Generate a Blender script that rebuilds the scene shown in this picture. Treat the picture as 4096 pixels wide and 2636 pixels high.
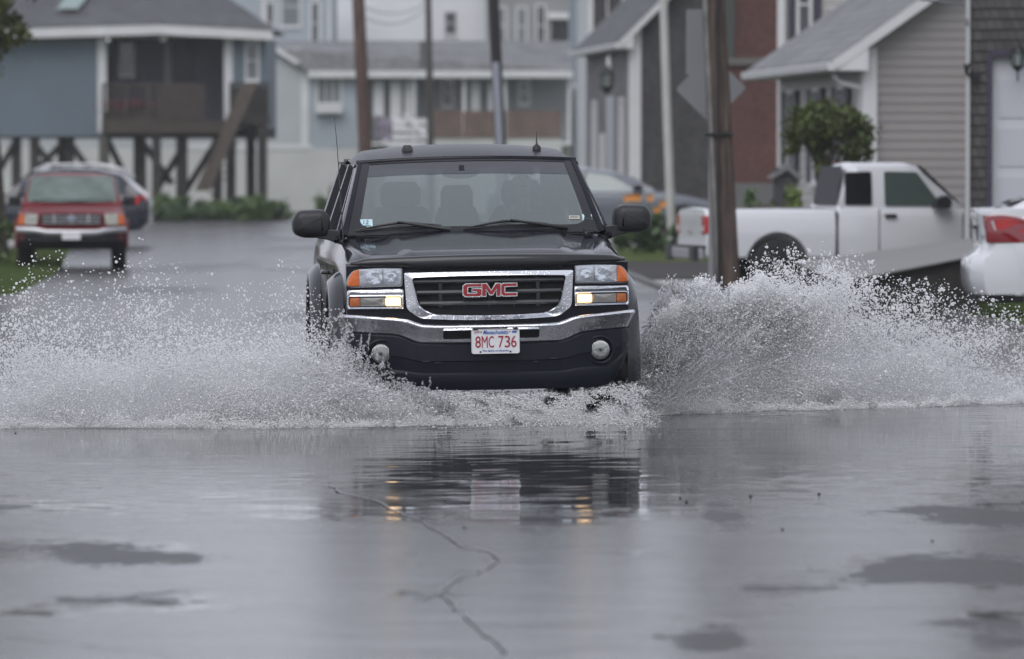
import bpy, bmesh, math, random
import numpy as np
from mathutils import Vector, Matrix
for _o in list(bpy.data.objects): bpy.data.objects.remove(_o)
SC = bpy.context.scene
COL = SC.collection
R = math.radians
PI = math.pi
rng = np.random.default_rng(7)
random.seed(7)

# ------------------------------------------------------------ camera
CAMZ = 1.75
cam = bpy.data.cameras.new("camera"); camo = bpy.data.objects.new("camera", cam); COL.objects.link(camo)
cam.sensor_width = 36.0; cam.lens = 200.1
camo.location = (0, 0, CAMZ)
camo.rotation_euler = (R(90) - math.atan(390/13300), 0, 0)
cam.clip_start = 0.5; cam.clip_end = 3000
cam.dof.use_dof = True; cam.dof.focus_distance = 38.45; cam.dof.aperture_fstop = 3.3
SC.camera = camo
# ------------------------------------------------------------ sky and sun (overcast, rain)
SUN_EL, SUN_AZ = R(50), R(200)
w = bpy.data.worlds.new("World"); SC.world = w; w.use_nodes = True
nt = w.node_tree; nt.nodes.clear()
sky = nt.nodes.new('ShaderNodeTexSky'); sky.sky_type = 'NISHITA'; sky.sun_disc = False
sky.sun_elevation = SUN_EL; sky.sun_rotation = SUN_AZ; sky.dust_density = 1.0; sky.air_density = 1.0; sky.ozone_density = 1.0
hs = nt.nodes.new('ShaderNodeHueSaturation'); hs.inputs['Saturation'].default_value = 0.22
bg = nt.nodes.new('ShaderNodeBackground'); bg.inputs['Strength'].default_value = 0.14
wo = nt.nodes.new('ShaderNodeOutputWorld')
cl = nt.nodes.new('ShaderNodeMix'); cl.data_type = 'RGBA'; cl.inputs[0].default_value = .65
cl.inputs[7].default_value = (6.2, 6.45, 7.45, 1)     # the grey cloud layer
nt.links.new(sky.outputs[0], hs.inputs['Color']); nt.links.new(hs.outputs[0], cl.inputs[6]); nt.links.new(cl.outputs[2], bg.inputs[0]); nt.links.new(bg.outputs[0], wo.inputs[0])
sl = bpy.data.lights.new("sun", 'SUN'); so = bpy.data.objects.new("sun", sl); COL.objects.link(so)
sl.energy = 1.3; sl.angle = R(50); sl.color = (1.0, 0.985, 0.96)
so.rotation_euler = (R(90) - SUN_EL, 0, R(180) - SUN_AZ); so.location = (0, 0, 60)
SC.view_settings.view_transform = 'Standard'; SC.view_settings.look = 'None'
SC.view_settings.exposure = 0.0; SC.view_settings.gamma = 1.0
SC.render.engine = 'CYCLES'
SC.cycles.max_bounces = 12; SC.cycles.volume_bounces = 3; SC.cycles.diffuse_bounces = 8; SC.cycles.glossy_bounces = 6; SC.cycles.transmission_bounces = 8; SC.cycles.transparent_max_bounces = 16
SC.cycles.use_denoising = True
SC.cycles.caustics_reflective = False; SC.cycles.caustics_refractive = False
SC.cycles.sample_clamp_indirect = 6

# ------------------------------------------------------------ materials
MATS = {}
def newmat(name):
    m = bpy.data.materials.new(name); m.use_nodes = True
    n = m.node_tree; n.nodes.clear()
    out = n.nodes.new('ShaderNodeOutputMaterial'); b = n.nodes.new('ShaderNodeBsdfPrincipled')
    n.links.new(b.outputs[0], out.inputs[0])
    return m, n, b, out
def mat(name, col, rough=0.5, metal=0.0, coat=0.0, var=0.0, vs=5.0, vstretch=(1, 1, 1), bump=0.0, bs=40.0,
        emit=None, es=0.0, trans=0.0, ior=1.45, drops=0.0, rvar=0.0, spec=0.5, rp=0.0, rps=1.0):
    if name in MATS: return MATS[name]
    m, n, b, out = newmat(name)
    b.inputs['Base Color'].default_value = (*col, 1); b.inputs['Roughness'].default_value = rough
    b.inputs['Metallic'].default_value = metal; b.inputs['Coat Weight'].default_value = coat
    b.inputs['Coat Roughness'].default_value = 0.04
    b.inputs['Transmission Weight'].default_value = trans; b.inputs['IOR'].default_value = ior
    b.inputs['Specular IOR Level'].default_value = spec
    if emit: b.inputs['Emission Color'].default_value = (*emit, 1); b.inputs['Emission Strength'].default_value = es
    tc = None
    def coord():
        nonlocal tc
        if tc is None: tc = n.nodes.new('ShaderNodeTexCoord')
        mp = n.nodes.new('ShaderNodeMapping'); mp.inputs['Scale'].default_value = vstretch
        n.links.new(tc.outputs['Object'], mp.inputs[0]); return mp
    if var > 0 or rvar > 0:
        ns = n.nodes.new('ShaderNodeTexNoise'); ns.inputs['Scale'].default_value = vs; ns.inputs['Detail'].default_value = 6
        n.links.new(coord().outputs[0], ns.inputs['Vector'])
        if var > 0:
            rp_ = n.nodes.new('ShaderNodeValToRGB')
            rp_.color_ramp.elements[0].position = .3; rp_.color_ramp.elements[1].position = .7
            rp_.color_ramp.elements[0].color = (*[c*(1-var) for c in col], 1)
            rp_.color_ramp.elements[1].color = (*[min(1, c*(1+var)) for c in col], 1)
            n.links.new(ns.outputs['Fac'], rp_.inputs[0]); n.links.new(rp_.outputs[0], b.inputs['Base Color'])
        if rvar > 0:
            mr = n.nodes.new('ShaderNodeMapRange'); mr.inputs[1].default_value = .35; mr.inputs[2].default_value = .65
            mr.inputs[3].default_value = max(0, rough - rvar); mr.inputs[4].default_value = rough + rvar
            n.links.new(ns.outputs['Fac'], mr.inputs[0]); n.links.new(mr.outputs[0], b.inputs['Roughness'])
    last = None
    if bump > 0:
        nb = n.nodes.new('ShaderNodeTexNoise'); nb.inputs['Scale'].default_value = bs; nb.inputs['Detail'].default_value = 4
        n.links.new(coord().outputs[0], nb.inputs['Vector'])
        bp = n.nodes.new('ShaderNodeBump'); bp.inputs['Strength'].default_value = bump; bp.inputs['Distance'].default_value = .02
        n.links.new(nb.outputs['Fac'], bp.inputs['Height']); last = bp
    if drops > 0:
        vo = n.nodes.new('ShaderNodeTexVoronoi'); vo.inputs['Scale'].default_value = 55
        if tc is None: tc = n.nodes.new('ShaderNodeTexCoord')
        n.links.new(tc.outputs['Object'], vo.inputs['Vector'])
        mr = n.nodes.new('ShaderNodeMapRange'); mr.inputs[1].default_value = .0; mr.inputs[2].default_value = .28
        mr.inputs[3].default_value = 1; mr.inputs[4].default_value = 0
        n.links.new(vo.outputs['Distance'], mr.inputs[0])
        bp = n.nodes.new('ShaderNodeBump'); bp.inputs['Strength'].default_value = drops; bp.inputs['Distance'].default_value = .004
        n.links.new(mr.outputs[0], bp.inputs['Height'])
        if last: n.links.new(last.outputs[0], bp.inputs['Normal'])
        last = bp
    if last: n.links.new(last.outputs[0], b.inputs['Normal'])
    MATS[name] = m
    return m
def glassmat(name, tint, refl=0.06, opaque=0.0, dark=(0.02, 0.025, 0.025), rough=0.02):
    """thin window glass: tinted see-through plus a fresnel reflection"""
    if name in MATS: return MATS[name]
    m = bpy.data.materials.new(name); m.use_nodes = True; n = m.node_tree; n.nodes.clear()
    out = n.nodes.new('ShaderNodeOutputMaterial')
    tr = n.nodes.new('ShaderNodeBsdfTransparent'); tr.inputs[0].default_value = (*tint, 1)
    df = n.nodes.new('ShaderNodeBsdfDiffuse'); df.inputs[0].default_value = (*dark, 1)
    gl = n.nodes.new('ShaderNodeBsdfGlossy'); gl.inputs['Roughness'].default_value = rough; gl.inputs[0].default_value = (1, 1, 1, 1)
    mx0 = n.nodes.new('ShaderNodeMixShader'); mx0.inputs[0].default_value = opaque
    fc = n.nodes.new('ShaderNodeLayerWeight'); fc.inputs['Blend'].default_value = .5
    lw = n.nodes.new('ShaderNodeMath'); lw.operation = 'POWER'; lw.inputs[1].default_value = 4.0; n.links.new(fc.outputs['Facing'], lw.inputs[0])
    ad = n.nodes.new('ShaderNodeMath'); ad.operation = 'ADD'; ad.inputs[1].default_value = refl + .04; ad.use_clamp = True
    mx = n.nodes.new('ShaderNodeMixShader')
    n.links.new(tr.outputs[0], mx0.inputs[1]); n.links.new(df.outputs[0], mx0.inputs[2])
    n.links.new(lw.outputs[0], ad.inputs[0]); n.links.new(ad.outputs[0], mx.inputs[0])
    n.links.new(mx0.outputs[0], mx.inputs[1]); n.links.new(gl.outputs[0], mx.inputs[2]); n.links.new(mx.outputs[0], out.inputs[0])
    MATS[name] = m
    return m

# ------------------------------------------------------------ mesh tools
def cloud(n, s, rg=None): return (rg or rng).normal(0, s, n)
def link(o, parent=None):
    COL.objects.link(o)
    if parent is not None: o.parent = parent
    return o
class G:
    def __init__(s): s.v = []; s.f = []; s.n = 0
    def add(s, V, F):
        V = [tuple(map(float, p)) for p in V]
        s.v += V; s.f += [tuple(int(i) + s.n for i in f) for f in F]; s.n += len(V); return s
    def box(s, x0, x1, y0, y1, z0, z1):
        if x0 > x1: x0, x1 = x1, x0
        if y0 > y1: y0, y1 = y1, y0
        if z0 > z1: z0, z1 = z1, z0
        return s.add([(x0,y0,z0),(x1,y0,z0),(x1,y1,z0),(x0,y1,z0),(x0,y0,z1),(x1,y0,z1),(x1,y1,z1),(x0,y1,z1)],
                     [(0,3,2,1),(4,5,6,7),(0,1,5,4),(1,2,6,5),(2,3,7,6),(3,0,4,7)])
    def prism(s, poly, a, b, ax='y'):
        """poly 2-D extruded along ax between a and b. y: poly=(x,z); x: poly=(y,z); z: poly=(x,y)"""
        n = len(poly)
        def P(p, t): return {'y': (p[0], t, p[1]), 'x': (t, p[0], p[1]), 'z': (p[0], p[1], t)}[ax]
        V = [P(p, a) for p in poly] + [P(p, b) for p in poly]
        F = [tuple(range(n)), tuple(range(2*n-1, n-1, -1))] + [(i, n+i, n+(i+1) % n, (i+1) % n) for i in range(n)]
        return s.add(V, F)
    def tube(s, path, r, n=8, caps=True):
        P = [Vector(p) for p in path]; rr = r if hasattr(r, '__len__') else [r]*len(P)
        V = []; up = Vector((0.013, 0.02, 1))
        for i, p in enumerate(P):
            d = (P[min(i+1, len(P)-1)] - P[max(i-1, 0)])
            if d.length < 1e-9: d = Vector((0, 0, 1))
            d.normalize(); u = up if abs(d.dot(up)) < .9*up.length else Vector((1, 0.1, 0))
            a = d.cross(u).normalized(); b = d.cross(a)
            for k in range(n):
                t = 2*PI*k/n; V.append(p + (a*math.cos(t) + b*math.sin(t))*rr[i])
        F = [(i*n+k, i*n+(k+1) % n, (i+1)*n+(k+1) % n, (i+1)*n+k) for i in range(len(P)-1) for k in range(n)]
        if caps: F += [tuple(range(n-1, -1, -1)), tuple((len(P)-1)*n+k for k in range(n))]
        return s.add(V, F)
    def lathe(s, prof, c=(0,0,0), axis='x', n=28, sq=1.0):
        """prof list of (r, h) along axis"""
        V = []
        for r, h in prof:
            for k in range(n):
                t = 2*PI*k/n; a, b = r*math.cos(t), r*math.sin(t)*sq
                V.append({'x': (h, a, b), 'y': (a, h, b), 'z': (a, b, h)}[axis])
        V = [(p[0]+c[0], p[1]+c[1], p[2]+c[2]) for p in V]
        m = len(prof)
        F = [(i*n+k, i*n+(k+1) % n, (i+1)*n+(k+1) % n, (i+1)*n+k) for i in range(m-1) for k in range(n)]
        F += [tuple(range(n-1, -1, -1)), tuple((m-1)*n+k for k in range(n))]
        return s.add(V, F)
    def grid(s, fn, na, nb, a0=0, a1=1, b0=0, b1=1):
        V = [fn(a0+(a1-a0)*i/na, b0+(b1-b0)*j/nb) for j in range(nb+1) for i in range(na+1)]
        F = [(j*(na+1)+i, j*(na+1)+i+1, (j+1)*(na+1)+i+1, (j+1)*(na+1)+i) for j in range(nb) for i in range(na)]
        return s.add(V, F)
    def loops(s, L, close=True, cap0=False, cap1=False):
        n = len(L[0]); V = [p for l in L for p in l]
        F = [(i*n+k, i*n+(k+1) % n, (i+1)*n+(k+1) % n, (i+1)*n+k) for i in range(len(L)-1) for k in range(n if close else n-1)]
        if cap0: F.append(tuple(range(n-1, -1, -1)))
        if cap1: F.append(tuple((len(L)-1)*n+k for k in range(n)))
        return s.add(V, F)
    def out(s, name, m, parent=None, smooth=None, bevel=0, loc=None, fixn=True, seg=2):
        me = bpy.data.meshes.new(name); me.from_pydata(s.v, [], s.f); me.materials.append(m)
        if fixn:
            bm = bmesh.new(); bm.from_mesh(me); bmesh.ops.recalc_face_normals(bm, faces=bm.faces); bm.to_mesh(me); bm.free()
        if smooth is not None or bevel:
            me.polygons.foreach_set('use_smooth', [True]*len(me.polygons)); me.set_sharp_from_angle(angle=R(smooth or 35))
        o = bpy.data.objects.new(name, me); link(o, parent)
        if loc: o.location = loc
        if bevel:
            b = o.modifiers.new('bevel', 'BEVEL'); b.width = bevel; b.segments = seg; b.limit_method = 'ANGLE'; b.angle_limit = R(30); b.harden_normals = True
        return o
def thing(name, label, cat, loc=(0,0,0), rz=0, group=None):
    o = bpy.data.objects.new(name, None); link(o); o.location = loc; o.rotation_euler = (0, 0, rz)
    o.empty_display_size = .2
    return tag(o, label, cat, group)
def tag(o, label, cat, group=None, kind=None):
    if label: o['label'] = label
    if cat: o['category'] = cat
    if group: o['group'] = group
    if kind: o['kind'] = kind
    return o
def struct(o): o['kind'] = 'structure'; return o
def bake(o, cutters=()):
    """apply modifiers and remove cutters"""
    dg = bpy.context.evaluated_depsgraph_get(); dg.update()
    me = bpy.data.meshes.new_from_object(o.evaluated_get(dg)); o.modifiers.clear(); o.data = me
    for c in cutters: bpy.data.objects.remove(c)
    return o
def cut(o, cutters):
    for c in cutters:
        c.parent = o.parent
        b = o.modifiers.new('cut', 'BOOLEAN'); b.operation = 'DIFFERENCE'; b.object = c; b.solver = 'EXACT'
    return bake(o, cutters)
def rrect(x0, x1, z0, z1, r, n=4):
    r = min(r, abs(x1-x0)/2*.99, abs(z1-z0)/2*.99); P = []
    for cx, cz, a in ((x1-r, z1-r, 0), (x0+r, z1-r, 90), (x0+r, z0+r, 180), (x1-r, z0+r, 270)):
        for k in range(n+1):
            t = R(a + 90*k/n); P.append((cx + r*math.cos(t), cz + r*math.sin(t)))
    return P
def roundpoly(P, r, n=4):
    """round the corners of polygon P with radius r (number or list)"""
    out = []; m = len(P)
    for i in range(m):
        p = Vector(P[i]); a = Vector(P[i-1]); b = Vector(P[(i+1) % m]); rr = r[i] if hasattr(r, '__len__') else r
        da = (a-p); db = (b-p); ra = min(rr, da.length*.49, db.length*.49)
        s, e = p + da.normalized()*ra, p + db.normalized()*ra
        for k in range(n+1):
            t = k/n; q = s*(1-t)**2 + p*2*t*(1-t) + e*t*t; out.append((q.x, q.y))
    return out
def inset(poly, d):
    """move each vertex inward by d along the corner bisector"""
    n = len(poly); A = sum(poly[i][0]*poly[(i+1) % n][1] - poly[(i+1) % n][0]*poly[i][1] for i in range(n))
    sg = 1 if A > 0 else -1; out = []
    for i in range(n):
        p0, p1, p2 = Vector(poly[i-1]), Vector(poly[i]), Vector(poly[(i+1) % n])
        e1 = (p1-p0); e2 = (p2-p1)
        if e1.length < 1e-7: e1 = e2
        if e2.length < 1e-7: e2 = e1
        e1.normalize(); e2.normalize()
        nn = Vector((-(e1.y+e2.y), e1.x+e2.x))*sg
        if nn.length < 1e-6: nn = Vector((-e1.y, e1.x))*sg
        nn.normalize(); out.append((p1.x + nn.x*d, p1.y + nn.y*d))
    return out
def text(s, name, m, parent, w, h, fn, depth=0.001, shear=0.0, bold=0.0):
    """text as a mesh, fitted into w x h, mapped by fn(x,z,d)->(x,y,z)"""
    c = bpy.data.curves.new(name, 'FONT'); c.body = s; c.size = 1; c.extrude = .02; c.offset = bold; c.shear = shear; c.resolution_u = 3
    o = bpy.data.objects.new(name, c); COL.objects.link(o)
    dg = bpy.context.evaluated_depsgraph_get(); me = bpy.data.meshes.new_from_object(o.evaluated_get(dg))
    bpy.data.objects.remove(o)
    v = np.array([p.co[:] for p in me.vertices]); mn, mx = v.min(0), v.max(0)
    for p in me.vertices:
        x = (p.co.x - (mn[0]+mx[0])/2)/(mx[0]-mn[0])*w; z = (p.co.y - (mn[1]+mx[1])/2)/(mx[1]-mn[1])*h
        p.co = fn(x, z, (p.co.z+.02)/.04*depth)
    me.materials.clear(); me.materials.append(m)
    o = bpy.data.objects.new(name, me); link(o, parent); return o
def smooth(x, a, b):
    t = np.clip((x-a)/(b-a), 0, 1); return t*t*(3-2*t)
def fcloud(name, P, m, size, parent=None, rgen=None, aspect=2.0, fold=True):
    """a mesh of many leaf-shaped faces at the points P (n,3)"""
    rg = rgen or rng; n = len(P)
    d = rg.normal(size=(n, 3)); d /= np.linalg.norm(d, axis=1)[:, None]
    u = rg.normal(size=(n, 3)); u -= (u*d).sum(1)[:, None]*d; u /= np.linalg.norm(u, axis=1)[:, None]
    s = size*rg.uniform(.6, 1.4, n)[:, None]
    V = np.stack([P - d*s, P + u*s/aspect, P + d*s, P - u*s/aspect], 1).reshape(-1, 3)
    F = np.arange(4*n).reshape(-1, 4)
    me = bpy.data.meshes.new(name); me.vertices.add(4*n); me.vertices.foreach_set('co', V.ravel())
    me.loops.add(4*n); me.loops.foreach_set('vertex_index', F.ravel().astype(np.int32))
    me.polygons.add(n); me.polygons.foreach_set('loop_start', np.arange(0, 4*n, 4, dtype=np.int32))
    me.update(calc_edges=True); me.materials.append(m)
    o = bpy.data.objects.new(name, me); link(o, parent); return o
# ------------------------------------------------------------ ground, road
def asphalt(name, water):
    """wet asphalt. water=True reads the vertex attribute 'thin' (where stones stand out of the water film)"""
    m, n, b, out = newmat(name)
    tc = n.nodes.new('ShaderNodeTexCoord')
    def N(scale, detail, st=(1,1,1), rough=.55, loc=(0,0,0)):
        mp = n.nodes.new('ShaderNodeMapping'); mp.inputs['Scale'].default_value = st; mp.inputs['Location'].default_value = loc
        n.links.new(tc.outputs['Object'], mp.inputs[0])
        t = n.nodes.new('ShaderNodeTexNoise'); t.inputs['Scale'].default_value = scale; t.inputs['Detail'].default_value = detail
        t.inputs['Roughness'].default_value = rough
        n.links.new(mp.outputs[0], t.inputs['Vector']); return t.outputs['Fac']
    def MR(x, a, b_, c, d, sm=True):
        r = n.nodes.new('ShaderNodeMapRange'); r.inputs[1].default_value = a; r.inputs[2].default_value = b_
        r.inputs[3].default_value = c; r.inputs[4].default_value = d
        if sm: r.interpolation_type = 'SMOOTHSTEP'
        n.links.new(x, r.inputs[0]); return r.outputs[0]
    def M(op, x, y):
        r = n.nodes.new('ShaderNodeMath'); r.operation = op
        for i, q in enumerate((x, y)):
            if isinstance(q, (int, float)): r.inputs[i].default_value = q
            else: n.links.new(q, r.inputs[i])
        return r.outputs[0]
    sml = N(5.0, 8, (1, .8, 1), .75, (3, 1, 0))
    if water:
        at = n.nodes.new('ShaderNodeAttribute'); at.attribute_name = 'thin'
        thin = MR(M('ADD', at.outputs['Fac'], M('MULTIPLY', M('SUBTRACT', sml, .5), 2.4)), .28, .82, 0, 1)
    else:
        big = N(.30, 5, (1, .35, 1), .6); thin = MR(M('ADD', M('MULTIPLY', big, .7), M('MULTIPLY', sml, .3)), .48, .60, 0, .8)
    grit = N(90, 2); ramp = n.nodes.new('ShaderNodeValToRGB')
    ramp.color_ramp.elements[0].color = (.016, .0165, .018, 1); ramp.color_ramp.elements[1].color = (.065, .065, .069, 1)
    ramp.color_ramp.elements[0].position = .35; ramp.color_ramp.elements[1].position = .7
    n.links.new(grit, ramp.inputs[0]); n.links.new(ramp.outputs[0], b.inputs['Base Color'])
    rg_ = MR(thin, 0, 1, 0 if water else .22, .15 if water else .34)
    if water:
        ar = n.nodes.new('ShaderNodeAttribute'); ar.attribute_name = 'rgh'; rg_ = M('MAXIMUM', rg_, ar.outputs['Fac'])
    n.links.new(rg_, b.inputs['Roughness']); b.inputs['IOR'].default_value = 1.36
    mot = MR(N(1.6, 7, (1, .5, 1), .65, (7, 2, 0)), .38, .62, .86, 1.0)
    sp_ = MR(thin, 0, 1, .5, .48 if water else .2)
    if water:
        ad = n.nodes.new('ShaderNodeAttribute'); ad.attribute_name = 'dim_refl'  # mask of painted dark reflections; it cuts the specular below
        dim_refl = MR(M('ADD', ad.outputs['Fac'], M('MULTIPLY', M('SUBTRACT', N(3.2, 9, (1, .55, 1), .78, (1, 5, 0)), .5), 2.6)), .20, .80, 0, 1); sp_ = M('MULTIPLY', sp_, MR(dim_refl, 0, 1, 1, .12))
        rg2_ = M('MAXIMUM', rg_, MR(dim_refl, 0, 1, 0, .34)); n.links.new(rg2_, b.inputs['Roughness'])
    n.links.new(M('MULTIPLY', sp_, mot), b.inputs['Specular IOR Level'])
    hgt = M('MULTIPLY', M('MULTIPLY', N(70, 3), thin), .004)
    if not water: hgt = M('ADD', hgt, M('MULTIPLY', N(6, 3, (.6, 1, 1)), .004))
    bp = n.nodes.new('ShaderNodeBump'); bp.inputs['Strength'].default_value = .25; bp.inputs['Distance'].default_value = 1.0
    n.links.new(hgt, bp.inputs['Height']); n.links.new(bp.outputs[0], b.inputs['Normal'])
    MATS[name] = m
    return m
def sheet(name, poly, z, m):
    g = G(); g.add([(x, y, z) for x, y in poly], [tuple(range(len(poly)))])
    return struct(g.out(name, m))
grass_m = mat('lawn', (.05, .085, .022), .8, var=.45, vs=3, bump=.6, bs=30)
sheet('ground', [(-900, -50), (900, -50), (900, 1500), (-900, 1500)], -.03, grass_m)
road_poly = [(-60, -8), (60, -8), (60, 50), (8, 56.5), (5.3, 58.5), (5.0, 64), (4.6, 72), (2.1, 75.5), (1.85, 84), (1.65, 92), (1.45, 110), (1.2, 172), (-3, 178), (-12.4, 176), (-10.5, 150), (-8.6, 110), (-7.3, 92), (-6.6, 76), (-8, 70), (-60, 66)]
sheet('road', road_poly, 0, asphalt('wet_asphalt', False))
conc_m = mat('concrete', (.33, .33, .32), .55, var=.15, vs=2, bump=.2, bs=25)
# kerb along the right verge
g = G()
kp = [(8, 56.5), (5.3, 58.5), (5.0, 64), (4.6, 72), (2.1, 75.5), (1.85, 84), (1.65, 92), (1.45, 110), (1.2, 172)]
for (x0, y0), (x1, y1) in zip(kp, kp[1:]):
    g.add([(x0, y0, -.02), (x0+.14, y0, -.02), (x1+.14, y1, -.02), (x1, y1, -.02), (x0, y0, .05), (x0+.14, y0, .05), (x1+.14, y1, .05), (x1, y1, .05)],
          [(0,3,2,1),(4,5,6,7),(0,1,5,4),(1,2,6,5),(2,3,7,6),(3,0,4,7)])
struct(g.out('kerb', mat('kerb_dark', (.07, .07, .068), .5, var=.2)))
# terrain rising gently behind the houses on both sides of the street
g = G(); g.add([(-120, 210, -.02), (-120, 420, -.02), (120, 420, -.02), (120, 210, -.02)], [(0, 3, 2, 1)])
struct(g.out('yard', mat('bare_yard', (.16, .16, .13), .8, var=.3, vs=.6)))
# ------------------------------------------------------------ the big pickup truck
paint = mat('navy_black_paint', (.004, .005, .011), .09, drops=.3, ior=1.42, spec=.40)
navy = mat('navy_plastic', (.004, .0055, .013), .42, spec=.3, var=.15, vs=30, bump=.05, bs=60)
chrome = mat('chrome', (.80, .81, .84), .07, 1.0, bump=.03, bs=22, drops=.25)
chromeb = mat('chrome_wet', (.74, .75, .78), .10, 1.0, bump=.10, bs=30, drops=.6)
blackp = mat('black_plastic', (.018, .018, .020), .42, var=.2, vs=20)
blackg = mat('black_gloss', (.012, .012, .014), .12, coat=.6, drops=.3)
barm = mat('grille_bar', (.045, .047, .053), .35)
voidm = mat('void_black', (.004, .004, .005), .8)
rubber = mat('rubber', (.016, .016, .017), .75, bump=.3, bs=60)
redm = mat('badge_red', (.30, .012, .018), .25, coat=.6)
def lensmat(name, col, tint, flute=0, lit=None):
    m, n, b, out = newmat(name)
    b.inputs['Base Color'].default_value = (*col, 1); b.inputs['Roughness'].default_value = .12; b.inputs['Metallic'].default_value = tint
    b.inputs['Coat Weight'].default_value = .8; b.inputs['Coat Roughness'].default_value = .03
    tc = n.nodes.new('ShaderNodeTexCoord')
    if flute:
        wv = n.nodes.new('ShaderNodeTexWave'); wv.inputs['Scale'].default_value = flute; wv.bands_direction = 'X'; wv.inputs['Distortion'].default_value = .3
        n.links.new(tc.outputs['Object'], wv.inputs['Vector'])
        ns = n.nodes.new('ShaderNodeTexNoise'); ns.inputs['Scale'].default_value = 14; n.links.new(tc.outputs['Object'], ns.inputs['Vector'])
        ad = n.nodes.new('ShaderNodeMath'); ad.operation = 'MULTIPLY_ADD'; ad.inputs[1].default_value = 5
        n.links.new(ns.outputs['Fac'], ad.inputs[0]); n.links.new(wv.outputs['Fac'], ad.inputs[2])
        bp = n.nodes.new('ShaderNodeBump'); bp.inputs['Strength'].default_value = .6; bp.inputs['Distance'].default_value = .004
        n.links.new(ad.outputs[0], bp.inputs['Height']); n.links.new(bp.outputs[0], b.inputs['Normal'])
    if lit:
        b.inputs['Emission Color'].default_value = (*lit[0], 1); b.inputs['Emission Strength'].default_value = lit[1]
    MATS[name] = m; return m
lens_clear = lensmat('lens_clear', (.62, .65, .70), .7, 60)
lens_dim = lensmat('lens_dim', (.30, .29, .27), .55, 60)
lens_amber = lensmat('lens_amber', (.75, .16, .02), .1, 30)
lens_deep = lensmat('lens_amber_deep', (.50, .12, .012), .1, 30)
lens_red = lensmat('lens_red', (.45, .006, .008), .0, 20)
bulb = mat('bulb', (1, .8, .5), .3, emit=(1.0, .62, .30), es=7.0)
bulb2 = mat('running_lamp_lit', (.9, .7, .4), .2, emit=(1.0, .66, .34), es=1.8)

TR = thing('pickup_truck', 'dark navy pickup truck driving through a flooded street and throwing up spray', 'pickup truck', (-.139, 38.4, -.012), R(4.1))
TR.rotation_euler = (0, R(-.9), R(4.1))
def bow(u): return .13*(abs(u)/.95)**2.4
def mirror(P): return [(-x, z) for x, z in reversed(P)]
def bowp(poly, y): return [(x, y + bow(x), z) for x, z in poly]
def puff(name, poly, yb, yf, m, parent, r=.008, sub=0, dome=0.0, smo=40):
    """filled outline with rounded rim, following the bow of the nose"""
    g = G(); L = [bowp(poly, yb), bowp(poly, yf + r*.6), bowp(inset(poly, r*.5), yf + r*.15), bowp(inset(poly, r), yf)]
    n = len(poly); cx = sum(p[0] for p in poly)/n; cz = sum(p[1] for p in poly)/n
    q = inset(poly, r)
    for t in (.25, .5, .75, .95):
        L.append(bowp([(cx + (p[0]-cx)*(1-t), cz + (p[1]-cz)*(1-t)) for p in q], yf - dome*(1-(1-t)**2)))
    g.loops(L, cap1=True); return g.out(name, m, parent, smooth=smo)
def ringf(name, outer, inner, ys, m, parent, smo=50):
    """frame between two outlines with the same vertex count; ys = y at [outer back, outer, mid.., inner, inner back]"""
    g = G(); k = len(ys); L = []
    for i, (t, y) in enumerate(ys):
        L.append(bowp([(a[0]*(1-t)+b_[0]*t, a[1]*(1-t)+b_[1]*t) for a, b_ in zip(outer, inner)], y))
    g.loops(L); return g.out(name, m, parent, smooth=smo)

# --- lower body: fenders, doors, bed
def body_gmc():
    S = []
    # y, shrink of half width, top z centre, fender top, shoulder z
    keys = [(.16, .895, 1.02, 1.04, .98), (.20, .915, 1.06, 1.085, 1.03), (.32, .945, 1.09, 1.125, 1.06), (.5, .962, 1.11, 1.16, 1.09), (.8, .972, 1.14, 1.19, 1.11),
            (1.1, .978, 1.17, 1.215, 1.13), (1.42, .98, 1.20, 1.245, 1.15), (1.6, .982, 1.20, 1.25, 1.16), (2.6, .985, 1.20, 1.25, 1.16), (4.05, .985, 1.20, 1.25, 1.16),
            (4.08, .985, 1.17, 1.25, 1.17), (5.5, .98, 1.17, 1.25, 1.17), (5.72, .96, 1.17, 1.24, 1.16), (5.78, .93, 1.16, 1.22, 1.15)]
    g = G(); L = []
    for y, w_, zc, zf, zs in keys:
        H = [(0, zc), (w_*.55, zc), (w_*.84, zf), (w_*.90, zf-.003), (w_*.955, zf-.035), (w_*.985, zs-.03), (w_*1.0, zs-.12), (w_*1.003, .86), (w_*.995, .72), (w_*.985, .56), (w_*.955, .44), (w_*.90, .40), (0, .40)]
        ring = [(x, y, z) for x, z in H] + [(-x, y, z) for x, z in reversed(H[1:-1])]
        L.append(ring)
    g.loops(L, cap0=True, cap1=True)
    o = g.out('body', paint, TR, smooth=38)
    cs = []
    for yy in (.97, 4.62):
        for sgn in (-1, 1):
            c = G().lathe([(.50, sgn*.60), (.50, sgn*1.2)], (0, yy, .40), 'x', 40).out('cutter', paint, TR); cs.append(c)
    cut(o, cs)
    o.data.polygons.foreach_set('use_smooth', [True]*len(o.data.polygons)); o.data.set_sharp_from_angle(angle=R(38))
    return o
body_gmc()
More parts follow.
